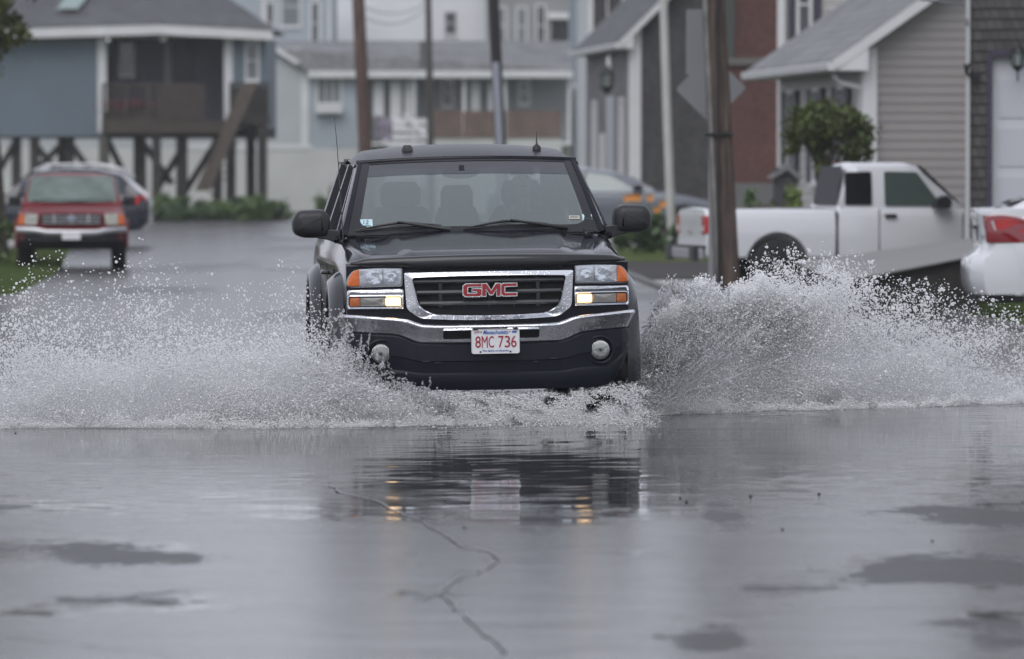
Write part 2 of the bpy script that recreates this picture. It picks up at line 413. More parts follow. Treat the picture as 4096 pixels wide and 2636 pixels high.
# --- hood
def hoodz(u, y):
    zc = float(np.interp(y, [.02, .06, .12, .25, .45, .8, 1.42], [1.045, 1.085, 1.118, 1.153, 1.178, 1.215, 1.268]))
    e = abs(u)
    wb = .60 - .12*(1.42-y)/1.3*0
    z = zc - .060*(e/.88)**4 + .018*(1 - float(smooth(e, .50+.05*y, .56+.05*y)))
    z += .018*float(smooth(e, .70, .84)) * float(smooth(y, .3, 1.2))
    return z
g = G()
g.grid(lambda a, b_: (a*(.80 + .085*float(smooth(b_, 0, .35))), .02 + 1.40*b_ + bow(a*.86)*(1-b_), hoodz(a*.86, .02+1.40*b_)), 56, 30, -1, 1, 0, 1)
g.grid(lambda a, b_: (a*.80, .02 + bow(a*.86) + .002*b_, hoodz(a*.86, .02) - .02*b_), 56, 2, -1, 1, 0, 1)
g.out('hood', paint, TR, smooth=50)
# --- hood deflector: a long curved lip
g = G(); L = []
for i in range(61):
    a = -1 + 2*i/60; u = a*.93; e = 1 - float(smooth(abs(a), .88, 1.0))*.62
    zt = 1.138 - .022*abs(a)**2 - (.016 if abs(a) > .9 else 0)*0; zb = 1.058 + .012*(abs(a) > .5)*float(smooth(abs(a), .5, .75)); zb = min(zb, zt-.02)
    zm = (zt+zb)/2; zt = zm+(zt-zm)*e; zb = zm + (zb-zm)*e
    y0 = -.045 + bow(u)
    L.append([(u, y0+.075, zt+.004), (u, y0+.04, zt+.008), (u, y0+.012, zt-.002), (u, y0, zm), (u, y0+.01, zb+.004), (u, y0+.03, zb), (u, y0+.06, zb+.01), (u, y0+.06, zm)])
g.loops(L, cap0=True, cap1=True)
g.out('hood_deflector', mat('smoked_plastic', (.012, .012, .015), .22, coat=.3, var=.2, vs=12), TR, smooth=60)
# --- dark nose panel behind lamps and grille
g = G(); L = []
for i in range(41):
    u = -.955 + 1.91*i/40; y = .035 + bow(u); L.append([(u, y, .60), (u, y, 1.075), (u, y+.12, 1.09), (u, y+.12, .60)])
g.loops(L, cap0=True, cap1=True); g.out('nose_panel', navy, TR, smooth=40)
# --- grille
outer = [(-.575, 1.028), (-.561, .782), (-.470, .716), (-.24, .703), (0, .700), (.24, .703), (.470, .716), (.561, .782), (.575, 1.028), (.3, 1.030), (0, 1.031), (-.3, 1.030)]
inner = [(-.517, .992), (-.472, .808), (-.395, .752), (-.2, .742), (0, .740), (.2, .742), (.395, .752), (.472, .808), (.517, .992), (.3, .998), (0, .999), (-.3, .998)]
ro = roundpoly(outer, [.012, .03, .04, .2, .2, .2, .04, .03, .012, .1, .1, .1], 6)
ri = roundpoly(inner, [.02, .10, .08, .2, .2, .2, .08, .10, .02, .1, .1, .1], 6)
GR = ringf('grille', ro, ri, [(0, .05), (0, .006), (.03, .0), (.30, -.002), (.80, -.008), (.84, -.024), (.92, -.026), (1, -.016), (1, .05)], chrome, TR, 24)
rb = inset(ri, -.004)
g = G(); g.add(bowp(rb, .028), [tuple(range(len(rb)))]); g.out('grille_back', voidm, GR)
for zc in (.966, .892, .818):
    wmax = float(np.interp(zc, [.75, .808, .992], [.40, .468, .514])); g = G(); L = []
    for i in range(25):
        u = -wmax + 2*wmax*i/24; y = bow(u)
        L.append([(u, y-.006, zc-.002), (u, y+.001, zc+.012), (u, y+.028, zc+.016), (u, y+.028, zc-.014), (u, y+.004, zc-.014)])
    g.loops(L, cap0=True, cap1=True); g.out('bar', barm, GR, smooth=30)
for u, w_ in ((-.33, .012), (.33, .012), (-.17, .004), (0, .004), (.17, .004)): G().box(u-w_, u+w_, .012, .024, .79, .985).out('upright', mat('grille_upright', (.02, .02, .022), .5), GR)
# letters GMC
def letter(polys, name_ch, z0, x0, w_, h):
    for lay, (d, mt, nm) in enumerate(((.0065, chrome, name_ch), (0, redm, name_ch+'_face'))):
        g = G()
        for P in polys:
            Q = inset(P, -.0048 if lay == 0 else .0)
            g.prism([(x0 + p[0]*w_, z0 + p[1]*h) for p in P] if lay else [(x0 + p[0]*w_, z0+p[1]*h) for p in P], 0, 1)
        yield g, mt, d
EMB = bpy.data.objects.new('badge_letters', None)
Gp = [(.16, 1), (1, 1), (1, .78), (.27, .78), (.22, .72), (.22, .28), (.27, .22), (.76, .22), (.76, .40), (.50, .40), (.50, .60), (1, .60), (1, .12), (.90, 0), (.12, 0), (0, .14), (0, .84)]
Mp = [(0, 0), (0, 1), (.24, 1), (.50, .42), (.76, 1), (1, 1), (1, 0), (.80, 0), (.80, .62), (.58, .12), (.42, .12), (.20, .62), (.20, 0)]
Cp = [(.14, 1), (1, 1), (1, .78), (.27, .78), (.21, .72), (.21, .28), (.27, .22), (1, .22), (1, 0), (.14, 0), (0, .14), (0, .86)]
z0, hh = .863, .083
for lay, (dz, mt, y0, y1) in enumerate(((-.0065, chrome, -.034, -.010), (0.0, redm, -.040, -.030))):
    g = G()
    for P, x0, w_ in ((Gp, -.178, .122), (Mp, -.050, .122), (Cp, .078, .105)):
        Q = [(x0 + p[0]*w_, z0 + p[1]*hh) for p in P]
        Q = inset(Q, dz if lay == 0 else .0008)
        g.prism(Q, y0, y1)
    if lay == 0: EMBO = g.out('emblem', mt, GR)
    else: g.out('emblem_face', mt, GR)
bpy.data.objects.remove(EMB)
# --- headlamps and parking lamps
for s in (-1, 1):
    def mp(P): return P if s > 0 else mirror(P)
    head = roundpoly([(.584, .938), (.584, 1.066), (.74, 1.070), (.90, 1.058), (.950, 1.01), (.960, .934), (.9, .931)], [.01, .012, .1, .05, .04, .02, .05], 5)
    hl = puff('headlight', mp(head), .06, -.012, mat('lamp_housing', (.30, .31, .33), .15, .8), TR, r=.010)
    hi = inset(head, .008)
    main = roundpoly([(.594, .946), (.594, 1.060), (.74, 1.064), (.872, 1.056), (.872, .941)], [.008, .01, .1, .006, .006], 4)
    puff('lens', mp(main), -.004, -.018, lens_clear, hl, r=.004, dome=.004)
    amb = roundpoly([(.876, .941), (.876, 1.054), (.905, 1.047), (.943, 1.005), (.951, .942)], [.006, .006, .02, .03, .012], 4)
    puff('turn_signal', mp(amb), -.004, -.018, lens_amber, hl, r=.004, dome=.003)
    g = G()
    for cx, rr in ((.660, .034), (.775, .050)):
        P = [(s*cx + rr*1.15*math.cos(t), .998 + rr*math.sin(t)) for t in np.linspace(0, 2*PI, 25)[:-1]]
        Q = [(s*cx + rr*.35*math.cos(t), .998 + rr*.35*math.sin(t)) for t in np.linspace(0, 2*PI, 25)[:-1]]
        g.loops([bowp(P, -.0225), bowp([(a*.5+c*.5, b_*.5+d*.5) for (a, b_), (c, d) in zip(P, Q)], -.0245), bowp(Q, -.0225)], cap1=True)
    g.out('reflector', lensmat('lens_reflector', (.62, .66, .72), .9, 40) if 'lens_reflector' not in MATS else MATS['lens_reflector'], hl, smooth=60)
    g = G(); g.add(bowp(rrect(s*.715-.0015, s*.715+.0015, .948, 1.058, .001, 1), -.0235), [tuple(range(8))]); g.out('divider', barm, hl)
    # chrome bezel around the parking lamp
    bo = roundpoly([(.578, .780), (.578, .924), (.955, .920), (.958, .784)], [.004, .02, .03, .02], 5)
    bi = roundpoly([(.590, .800), (.590, .868), (.946, .868), (.946, .800)], [.02, .018, .015, .02], 5)
    bz = ringf('lamp_bezel', mp(bo), mp(bi), [(0, .05), (0, -.004), (.08, -.016), (.30, -.022), (.55, -.012), (.8, -.010), (.9, -.016), (1, -.008), (1, .03)], chrome, TR)
    pl = puff('parking_lamp', mp(inset(bi, -.002)), .03, .004, mat('lamp_black', (.02, .02, .02), .4), TR, r=.003)
    q = inset(bi, .004)
    def slab(x0, x1, name, mt, rr=.010):
        P = roundpoly([(x0, .805), (x0, .863), (x1, .863), (x1, .805)], rr, 3)
        return puff(name, mp(P), .006, -.006, mt, pl, r=.004, dome=.003)
    slab(.596, .700, 'lit_lens', bulb2, .012); slab(.702, .868, 'clear_lens', lens_dim, .002); slab(.870, .940, 'amber_lens', lens_deep, .010)
    # the lit filament area, brighter in the middle
    P = [(s*.648 + .036*math.cos(t), .834 + .019*math.sin(t)) for t in np.linspace(0, 2*PI, 17)[:-1]]
    puff('bulb', P, -.004, -.0115, bulb, pl, r=.004, dome=.003)
# --- chrome bumper
def bump_path(t):
    """t in [-1,1] -> (x, y)"""
    P = [(0, -.125), (.35, -.115), (.60, -.085), (.80, -.030), (.91, .03), (.958, .085), (.978, .16), (.982, .36)]
    ts = [0, .24, .42, .58, .68, .76, .84, 1.0]
    a = abs(t); return (math.copysign(float(np.interp(a, ts, [p[0] for p in P])), t), float(np.interp(a, ts, [p[1] for p in P])))
def bump_section(g, zt, zb, prof, n=120, tmax=1.0):
    L = []
    for i in range(n+1):
        t = (-1 + 2*i/n)*tmax; x, y = bump_path(t); x2, y2 = bump_path(t+.01 if t < .99 else t-.01)
        tx, ty = x2-x, y2-y
        if t >= .99: tx, ty = -tx, -ty
        l = math.hypot(tx, ty) or 1; nx, ny = ty/l, -tx/l
        a, b_ = zt(abs(x)), zb(abs(x)); L.append([(x + nx*o, y + ny*o, b_ + (a-b_)*f) for f, o in prof])
    g.loops(L, close=True, cap0=True, cap1=True)
bzt = lambda u: float(np.interp(u, [0, .30, .455, .50, .55, .60, .66, .90, 1.0], [.674, .675, .680, .694, .713, .724, .729, .750, .752]))
bzb = lambda u: float(np.interp(u, [0, .30, .48, .53, .58, .63, .68, .90, 1.0], [.553, .553, .556, .572, .596, .612, .618, .630, .632]))
prof = [(1.0, -.03), (1.0, .0), (.985, .014), (.95, .022), (.88, .027), (.80, .024), (.70, .014), (.5, .0), (.3, -.012), (.14, -.022), (.06, -.024), (.0, -.030), (.0, -.06), (.5, -.07)]
g = G(); bump_section(g, bzt, bzb, prof); BP = g.out('front_bumper', chromeb, TR, smooth=60)
for s in (-1, 1):
    P = rrect(.105, .325, .580, .634, .014, 4); P = P if s > 0 else mirror(P)
    Q = inset(P, -.008)
    def onb(poly, off): return [(x, bump_path(abs(x)*.686)[1] + .016 - .56*(z-.58) - off, z) for x, z in poly]
    g = G(); g.loops([onb(Q, -.010), onb(inset(Q, .003), .014), onb(P, .012), onb(P, -.002)]); g.out('slot_rim', chrome, BP, smooth=60)
    g = G(); g.add(onb(inset(P, -.002), .006), [tuple(range(len(P)))]); g.out('air_slot', voidm, BP)
# --- lower valance
vzt = lambda u: bzb(u) - .001
vzb = lambda u: float(np.interp(u, [0, .70, .80, .86, .92, .96, .985], [.232, .236, .248, .285, .36, .43, .47]))
vprof = [(1.0, -.06), (1.0, -.036), (.955, -.022), (.80, -.018), (.62, -.016), (.60, -.022), (.45, -.026), (.37, -.028), (.34, -.020), (.30, -.018), (.12, -.026), (.0, -.040), (.0, -.10), (.5, -.12)]
g = G(); bump_section(g, vzt, vzb, vprof); VA = g.out('front_valance', navy, TR, smooth=28)
g = G()
for x0, z0_, l in ((-.44, .43, .05), (-.36, .42, .04), (.42, .435, .04), (.30, .415, .03)):
    g.box(x0-l/2, x0+l/2, -.112, -.090, z0_, z0_+.006)
g.out('scuff', mat('scuff', (.03, .035, .05), .6), VA)
fogl = lensmat('fog_lens', (.33, .34, .33), .75, 34)
for s in (-1, 1):
    c = (s*.742, bump_path(.54)[1]-.0, .487)
    g = G(); g.lathe([(.098, .03), (.098, -.004), (.090, -.010), (.080, -.004), (.072, .012), (.072, .03)], (c[0], c[1]+.012, c[2]), 'y', 36)
    fr = g.out('fog_light', navy, TR, smooth=40); fr.rotation_euler = (0, 0, 0)
    g = G(); g.lathe([(.066, .03), (.066, .0), (.062, -.006), (.040, -.009), (.015, -.010), (.001, -.010)], (c[0], c[1]+.006, c[2]), 'y', 36); g.out('lens', fogl, fr, smooth=50)
    g = G(); g.lathe([(.011, .0), (.008, -.004)], (c[0], c[1]-.016, c[2]), 'y', 12); g.out('centre_cap', barm, fr)
# --- licence plate
py0 = -.185
PLT = G().prism(rrect(-.139, .187, .478, .646, .016, 4), py0, py0+.006)
PLT = PLT.out('licence_plate', mat('plate_white', (.72, .72, .74), .3, var=.06, vs=30), TR, bevel=.002)
pcx, pcz = .024, .562
g = G(); R_o = rrect(-.139, .187, .478, .646, .016, 4); R_i = inset(R_o, .004)
g.loops([[(x, py0-.001, z) for x, z in R_o], [(x, py0-.004, z) for x, z in inset(R_o, .002)], [(x, py0-.001, z) for x, z in R_i]]); g.out('plate_edge', mat('plate_rim', (.6, .6, .62), .3), PLT)
pred = mat('plate_red', (.33, .012, .03), .4); pblue = mat('plate_blue', (.02, .11, .42), .4)
def pt(s, x, z, w_, h, m, sh=0.0, bold=0.0, nm='plate_text'):
    return text(s, nm, m, PLT, w_, h, lambda a, b_, d: (pcx + x + a, py0 - .001 - d, pcz + z + b_), .002, sh, bold)
for chx, cw, chh in ((-.118, .037, '8'), (-.073, .040, 'M'), (-.029, .036, 'C'), (.037, .036, '7'), (.080, .037, '3'), (.123, .037, '6')):
    pt(chh, chx, -.003, cw, .078, pred, 0, .0, 'number')
pt('Massachusetts', .002, .062, .170, .026, pblue, .28, .01, 'state_name'); pt('JUN', -.122, .062, .040, .020, pred, 0, .0, 'month')
pt('The Spirit of America', 0, -.064, .178, .016, pblue, .28, .005, 'motto')
g = G()
for x in (-.095, .098): g.lathe([(.004, 0), (.004, -.003)], (pcx+x, py0-.001, pcz+.064), 'y', 8)
for x in (-.102, .100): g.lathe([(.007, 0), (.005, -.004)], (pcx+x, py0-.001, pcz-.070), 'y', 10)
g.out('bolt', barm, PLT)
G().box(pcx+.112, pcx+.142, py0-.003, py0-.001, pcz+.056, pcz+.068).out('year_sticker', pblue, PLT)
g = G(); g.box(-.125, -.095, py0-.008, py0+.1, .640, .652); g.box(.145, .175, py0-.008, py0+.1, .640, .652); g.out('plate_bracket', blackp, TR)
# --- cab
def wsf(a, b_):
    """windshield surface: a in [-1,1] across, b in [0,1] bottom to top"""
    hw = .895*(1-b_) + .755*b_; x = a*hw
    y = 1.44 + .70*b_ + .13*a*a*(1-.3*b_) - .045*math.sin(PI*b_)
    z = 1.262 + .528*b_ - .022*a*a*b_ - .0*a
    return (x, y, z)
def wso(a, b_, d): p = wsf(a, b_); return (p[0], p[1]-d*.6, p[2]+d*.8)
wglass = glassmat('windshield_glass', (.72, .80, .77), refl=.05, opaque=.66, dark=(.135, .165, .165))
GL = G().grid(wsf, 32, 16, -.985, .985, .02, .985).out('windshield', wglass, TR, smooth=80)
G().grid(lambda a, b_: wso(a, b_, .003), 32, 3, -.965, .965, .80, .975).out('tint_band', glassmat('tint_band', (.26, .27, .31), refl=.07), GL, smooth=80)
frit = mat('black_frit', (.022, .023, .027), .25, spec=.35)
def ringgrid(o_, i_, n=24):
    def side(q, k, t):
        a0, a1, b0, b1 = q; c = [(a0, b0), (a1, b0), (a1, b1), (a0, b1)]
        p, r_ = c[k], c[(k+1) % 4]; return (p[0]*(1-t)+r_[0]*t, p[1]*(1-t)+r_[1]*t)
    A = [side(o_, k, j/n) for k in range(4) for j in range(n)]; 
    B = []
    for k in range(4):
        for j in range(n): B.append(side(i_, k, j/n))
    return A, B
A, B = ringgrid((-1.0, 1.0, 0, 1.0), (-.915, .915, .10, .965))
def rc(p, rr=.10):
    # round lower inner corners
    a, b_ = p; ca, cb = .915-rr, .10+rr*1.3
    if abs(a) > ca and b_ < cb:
        dx, dz = (abs(a)-ca)/rr, (cb-b_)/(rr*1.3); l = max(abs(dx), abs(dz)); h = math.hypot(dx, dz)
        if h > 1e-6: k = l/h; return (math.copysign(ca+dx*k*rr, a), cb-dz*k*rr*1.3)
    return p
g = G(); g.loops([[wso(a, b_, .004) for a, b_ in A], [wso(*rc(p), .006) for p in B]]); g.out('windshield_seal', frit, TR, smooth=60)
# roof
def rooff(a, b_):
    y = 2.135 + 1.90*b_; e = abs(a)
    hw = .797 - .01*b_ + .012*math.sin(PI*b_)
    crown = .108*math.sin(min(1, b_*1.7+.02)*PI/2)**.8 - .03*float(smooth(b_, .6, 1))
    z = 1.792 + crown*(1-.30*e**2) - .024*e*e - .055*float(smooth(e, .86, 1.0))
    return (a*hw, y + .09*a*a*(1-b_), z)
g = G(); g.grid(rooff, 48, 26, -1, 1, 0, 1)
RF = g.out('roof', mat('navy_paint_less_sky', (.004, .005, .011), .28, drops=.5, ior=1.4, spec=.10), TR, smooth=60)  # copy of the body paint, specular lowered to darken the sky sheen
g = G(); g.tube([tuple(Vector(wso(a*1.035, 1.0, .0)) + Vector((0, .012, .004))) for a in np.linspace(-1, 1, 25)], .020, 8); g.out('roof_header', paint, RF, smooth=60)
g = G(); g.grid(lambda a, b_: (rooff(a, b_)[0]*.985, rooff(a, b_)[1]+.01, rooff(a, b_)[2]-.045), 20, 8, -1, 1, 0, 1); g.out('headliner', mat('headliner', (.16, .165, .16), .9), RF)
def pillar(name, A0, A1, w0, w1, m=paint, d=.05):
    """bar from A0 to A1, w across x/y"""
    g = G(); L = []
    for (x, y, z), w_ in ((A0, w0), (A1, w1)):
        L.append([(x-w_, y-.02, z), (x-w_*.2, y-.04, z+.012), (x+w_, y-.01, z), (x+w_, y+d, z-.02), (x-w_, y+d, z-.02)])
    g.loops(L, cap0=True, cap1=True); return g
for s in (-1, 1):
    g = G(); L = []
    for k in range(13):
        t = k/12; p = Vector(wsf(s*1.0, t)); ow = .060 - .026*t
        # section going outward and back
        L.append([(p.x - s*.006, p.y-.012, p.z+.006), (p.x + s*ow*.5, p.y-.004, p.z+.012), (p.x + s*ow, p.y+.05, p.z-.002), (p.x + s*(ow+.004), p.y+.11, p.z-.02), (p.x + s*.01, p.y+.11, p.z-.03)])
    g.loops(L, cap0=True, cap1=True); g.out('pillar', paint, TR, smooth=40)
    # side glass and door frames, on a plane from belt to roof edge
    def sp(y, t, d=0):   # y along, t 0 belt .. 1 roof
        hb = .955; ht = .775
        return (s*(hb*(1-t)+ht*t + d), y, 1.235 + .515*t)
    g = G(); P = [(1.62, .02), (2.30, .93), (2.70, .95), (2.70, .02)]; g.add([sp(*p) for p in P], [(0, 1, 2, 3)]); g.out('side_window', glassmat('side_glass', (.35, .38, .37), refl=.05), TR)
    g = G(); P = [(2.82, .05), (2.82, .93), (3.80, .90), (3.86, .05)]; g.add([sp(*p) for p in P], [(0, 1, 2, 3)]); g.out('rear_side_window', glassmat('privacy_glass', (.12, .12, .13), refl=.05), TR)
    g = G()
    def bar(P0, P1, w_):
        a, b_ = Vector(sp(*P0, .006)), Vector(sp(*P1, .006)); g.tube([a, b_], w_, 6)
    bar((2.76, -.02), (2.76, 1.0), .045); bar((3.93, -.02), (3.88, 1.0), .06); bar((2.25, .985), (3.95, .985), .022); bar((1.60, .0), (3.98, .0), .020); bar((1.58, -.02), (2.28, .985), .018)
    g.out('door_frame', paint, TR, smooth=50)
    # door gap lines and handle
    g = G()
    for y in (1.53, 2.76, 3.98): g.box(s*.980, s*.9885, y-.004, y+.004, .5, 1.03)
    g.out('door_gap', voidm, TR)
    g = G(); g.tube([(s*.985, 2.50, .99), (s*1.025, 2.52, .99), (s*1.028, 2.66, .99), (s*.985, 2.68, .99)], .014, 8); g.out('door_handle', blackg, TR, smooth=50)
    # wheel-arch flares
    for yy in (.97, 4.62):
        g = G(); L = []
        for k in range(25):
            t = PI*(-.08 + 1.16*k/24); c_, s_ = math.cos(t), math.sin(t)
            L.append([(s*.93, yy + .49*c_, .40 + .49*s_), (s*1.045, yy + .495*c_, .40 + .495*s_), (s*1.062, yy + .515*c_, .40+.515*s_), (s*1.055, yy + .56*c_, .40+.565*s_), (s*1.0, yy+.60*c_, .40+.615*s_), (s*.965, yy+.61*c_, .40+.63*s_)])
        g.loops(L, close=False); g.out('fender_flare', mat('flare_black', (.014, .015, .020), .25, coat=.4), TR, smooth=60, fixn=False)
def wheel(parent, x, y, r, w_, s, rimm, hub=.62, spokes=5, name='wheel'):
    g = G(); rr = r*hub
    g.lathe([(rr, -w_/2), (r*.86, -w_/2), (r*.97, -w_/2*.85), (r, -w_/2*.5), (r, w_/2*.5), (r*.97, w_/2*.85), (r*.86, w_/2), (rr, w_/2), (rr*.97, w_/2*.6), (rr*.97, -w_/2*.6)], (x, y, r), 'x', 36)
    o = g.out(name, rubber, parent, smooth=40)
    g = G(); f = x + s*w_*.36
    g.lathe([(rr*.98, f), (rr*.98, f+s*.02), (rr*.88, f+s*.02), (rr*.84, f-s*.05), (rr*.1, f-s*.06)], (0, y, r), 'x', 32)
    g.lathe([(rr*.26, f-s*.06), (rr*.24, f+s*.03), (rr*.1, f+s*.035), (.001, f+s*.035)], (0, y, r), 'x', 16)
    for k in range(spokes):
        a = 2*PI*k/spokes + .3; d = Vector((0, math.cos(a), math.sin(a))); p = Vector((f-s*.005, y, r))
        q = Vector((0, -d.z, d.y)); W0, W1 = rr*.15, rr*.11
        V = [p + d*rr*.15 + q*W0, p + d*rr*.9 + q*W1, p + d*rr*.9 - q*W1, p + d*rr*.15 - q*W0]
        V = V + [v + Vector((s*.022, 0, 0)) for v in V]
        g.add(V, [(0,1,2,3),(7,6,5,4),(0,4,5,1),(1,5,6,2),(2,6,7,3),(3,7,4,0)])
    g.out('rim', rimm, o, smooth=35); return o
alu = mat('alloy', (.45, .46, .48), .3, .9)
for s in (-1, 1):
    wheel(TR, s*.86, .97, .385, .26, s, alu); wheel(TR, s*.86, 4.62, .385, .26, s, alu)
G().box(-.70, .70, .35, 5.5, .30, .40).out('underbody', voidm, TR)
g = G()
for s in (-1, 1): g.tube([(s*.35, .3, .33), (s*.80, .9, .38)], .04, 8)
g.lathe([(.10, -.08), (.12, 0), (.10, .08)], (.1, .97, .33), 'y', 14); g.out('front_axle', voidm, TR)
# cowl and wipers
g = G(); g.grid(lambda a, b_: (a*.90, 1.36 + .14*b_ + .13*a*a + .01, 1.262 + .004*b_ - .022*a*a*a*a), 30, 3, -1, 1, 0, 1)
for s in (-1, 1): g.box(s*.80-.03, s*.80+.03, 1.40, 1.50, 1.262, 1.285)
g.out('cowl', mat('cowl_grey', (.035, .036, .042), .45), TR, smooth=50)
for x0, z0w, x1, pts in ((-.17, 0, -.83, 0), (.66, 0, -.08, 0)):
    # arm from pivot rising then the blade lies along the base of the glass
    def ws_at(x, h): 
        b_ = h; hw = .895*(1-b_)+.755*b_; return Vector(wso(max(-1, min(1, x/hw)), b_, .02))
    piv = ws_at(x0, .035); mid = ws_at((x0*.45+x1*.55), .135)
    g = G(); g.tube([piv, ws_at(x0*.8+x1*.2, .075)+Vector((0,-.02,.0)), mid+Vector((0,-.03,.008))], [.017, .012, .008], 8)
    WI = g.out('wiper', blackp, TR, smooth=50)
    xe = x1; xs = x1 + .60
    g = G(); g.tube([ws_at(xe, .045), ws_at(xe*.7+xs*.3, .105), ws_at((xe+xs)/2, .135), ws_at(xe*.3+xs*.7, .125), ws_at(xs, .095)], [.005, .009, .012, .009, .005], 6)
    g.tube([ws_at(xe, .035), ws_at((xe+xs)/2, .085), ws_at(xs, .085)], [.004, .005, .004], 6); g.out('blade', blackp, WI, smooth=50)
# mirrors
for s in (-1, 1):
    g = G(); L = []
    P = roundpoly([(.998, 1.30), (1.0, 1.40), (1.045, 1.452), (1.225, 1.446), (1.270, 1.39), (1.264, 1.285), (1.20, 1.252), (1.02, 1.248)], [.02, .04, .04, .055, .05, .05, .05, .03], 5)
    for ins, y in ((.0, 1.80), (-.0, 1.70), (.004, 1.64), (.014, 1.612), (.032, 1.598), (.06, 1.590)):
        L.append([(s*x, y, z) for x, z in inset(P, ins)])
    g.loops(L, cap0=True, cap1=True); mi = g.out('mirror', blackp, TR, smooth=45)
    g = G(); g.loops([[(s*.93, 1.60, 1.20), (s*.93, 1.60, 1.30), (s*.93, 1.70, 1.30), (s*.93, 1.70, 1.20)], [(s*1.02, 1.61, 1.235), (s*1.02, 1.61, 1.31), (s*1.02, 1.70, 1.31), (s*1.02, 1.70, 1.235)], [(s*1.10, 1.62, 1.25), (s*1.10, 1.62, 1.27), (s*1.10, 1.70, 1.27), (s*1.10, 1.70, 1.25)]], cap0=True, cap1=True)
    g.out('mirror_arm', blackp, mi, smooth=50, bevel=.008)
# antennas, roof lamp
g = G(); g.tube([(-.925, 1.35, 1.235), (-.93, 1.35, 1.36), (-.955, 1.38, 1.9), (-.968, 1.42, 2.085)], [.006, .0035, .0028, .002], 6); g.lathe([(.005, 0), (.005, .012)], (-.968, 1.42, 2.08), 'z', 6); g.out('antenna', blackg, TR)
g = G(); L = [[(-.400+sx*a, 2.62+sy*b_, z) for sx, sy in ((-1,-1),(1,-1),(1,1),(-1,1))] for a, b_, z in ((.041, .05, 1.83), (.039, .045, 1.868), (.024, .03, 1.895))]
g.loops(L, cap1=True, cap0=True); g.out('roof_lamp', blackp, TR, bevel=.004)
g = G(); g.lathe([(.030, 1.83), (.032, 1.862), (.024, 1.876), (.010, 1.884), (.006, 1.90), (.003, 1.94), (.0025, 1.975)], (.535, 2.62, 0), 'z', 16); g.out('roof_antenna', blackp, TR, smooth=50)
# interior
inm = mat('trim_grey', (.13, .14, .14), .7); seatm = mat('seat_cloth', (.06, .065, .07), .9); dashm = mat('dash', (.20, .215, .205), .6)
g = G(); g.grid(lambda a, b_: (a*.84, 1.68 + .13*a*a + .42*b_, 1.262 + .03*math.sin(PI*b_) + (.045*max(0, 1-((a-.5)/.3)**2)*math.sin(PI*b_) if a > .2 else 0)), 24, 8, -1, 1, 0, 1)
g.grid(lambda a, b_: (a*.84, 2.10+.13*a*a, 1.262 - .4*b_), 24, 2, -1, 1, 0, 1); g.out('dashboard', dashm, TR, smooth=50)
for x0 in (-.44, -.03, .44):
    wd = .24 if x0 != -.03 else .17
    g = G(); L = []
    for z, w_, d in ((.85, wd, .10), (1.1, wd, .09), (1.36, wd*.93, .08), (1.45, wd*.75, .06)):
        L.append([(x0 + p[0]*w_, 2.75 + (z-.85)*.25 + p[1]*d, z) for p in ((-1, -.3), (-.8, -1), (0, -.85), (.8, -1), (1, -.3), (1, 1), (-1, 1))])
    g.loops(L, cap0=True, cap1=True); st = g.out('seat', seatm, TR, bevel=.02)
    g = G(); L = []
    for z, w_, d in ((1.44, .11, .04), (1.48, .145, .055), (1.58, .145, .055), (1.63, .11, .04)):
        L.append([(x0 + p[0]*w_*(1 if x0 != -.03 else .8), 2.91 + p[1]*d, z-(.03 if x0 == -.03 else 0)) for p in ((-1, -.6), (-.85, -1), (.85, -1), (1, -.6), (1, 1), (-1, 1))])
    g.loops(L, cap0=True, cap1=True); g.out('headrest', seatm, st, bevel=.02)
g = G(); g.box(-.86, .86, 1.6, 3.98, .45, .50); g.box(-.86, .86, 3.93, 3.98, .5, 1.32)
for s in (-1, 1): g.box(s*.88, s*.93, 1.6, 3.95, .5, 1.23); g.box(s*.66, s*.84, 3.93, 3.98, 1.32, 1.78)
g.box(-.80, .80, 3.93, 3.98, 1.72, 1.80); g.out('cabin_lining', inm, TR)
G().add([(-.66, 3.96, 1.32), (.66, 3.96, 1.32), (.62, 3.94, 1.72), (-.62, 3.94, 1.72)], [(0, 1, 2, 3)]).out('rear_window', glassmat('rear_glass', (.75, .8, .8), refl=.02), TR)
g = G(); SWC = Vector((.43, 2.33, 1.30)); tl = R(28)
def swp(t, r): return SWC + Vector((r*math.cos(t), r*math.sin(t)*math.sin(tl)*-1*-1, r*math.sin(t)*math.cos(tl)))
g.tube([swp(2*PI*k/32, .185) for k in range(33)], .014, 8)
for t in (R(-90), R(10), R(170)): g.tube([swp(t, .03), swp(t, .18)], .013, 6)
g.lathe([(.055, -.03), (.05, 0), (.03, .02)], SWC, 'y', 14); g.out('steering_wheel', mat('wheel_rim_grey', (.05, .05, .055), .5), TR, smooth=50)
g = G(); P = roundpoly([(-.135, -.028), (-.125, .03), (.10, .034), (.135, .01), (.12, -.02), (.05, -.045), (-.05, -.045)], .02, 4)
g.loops([[(x-.045, 2.06, 1.695+z) for x, z in inset(P, .008)], [(x-.045, 2.07, 1.695+z) for x, z in P], [(x-.045, 2.10, 1.695+z) for x, z in P]], cap0=True, cap1=True); RM = g.out('rear_view_mirror', blackp, TR, smooth=50)
G().box(-.065, -.028, 2.02, 2.06, 1.715, 1.745).out('mirror_mount', mat('mount', (.03, .02, .035), .5), RM)
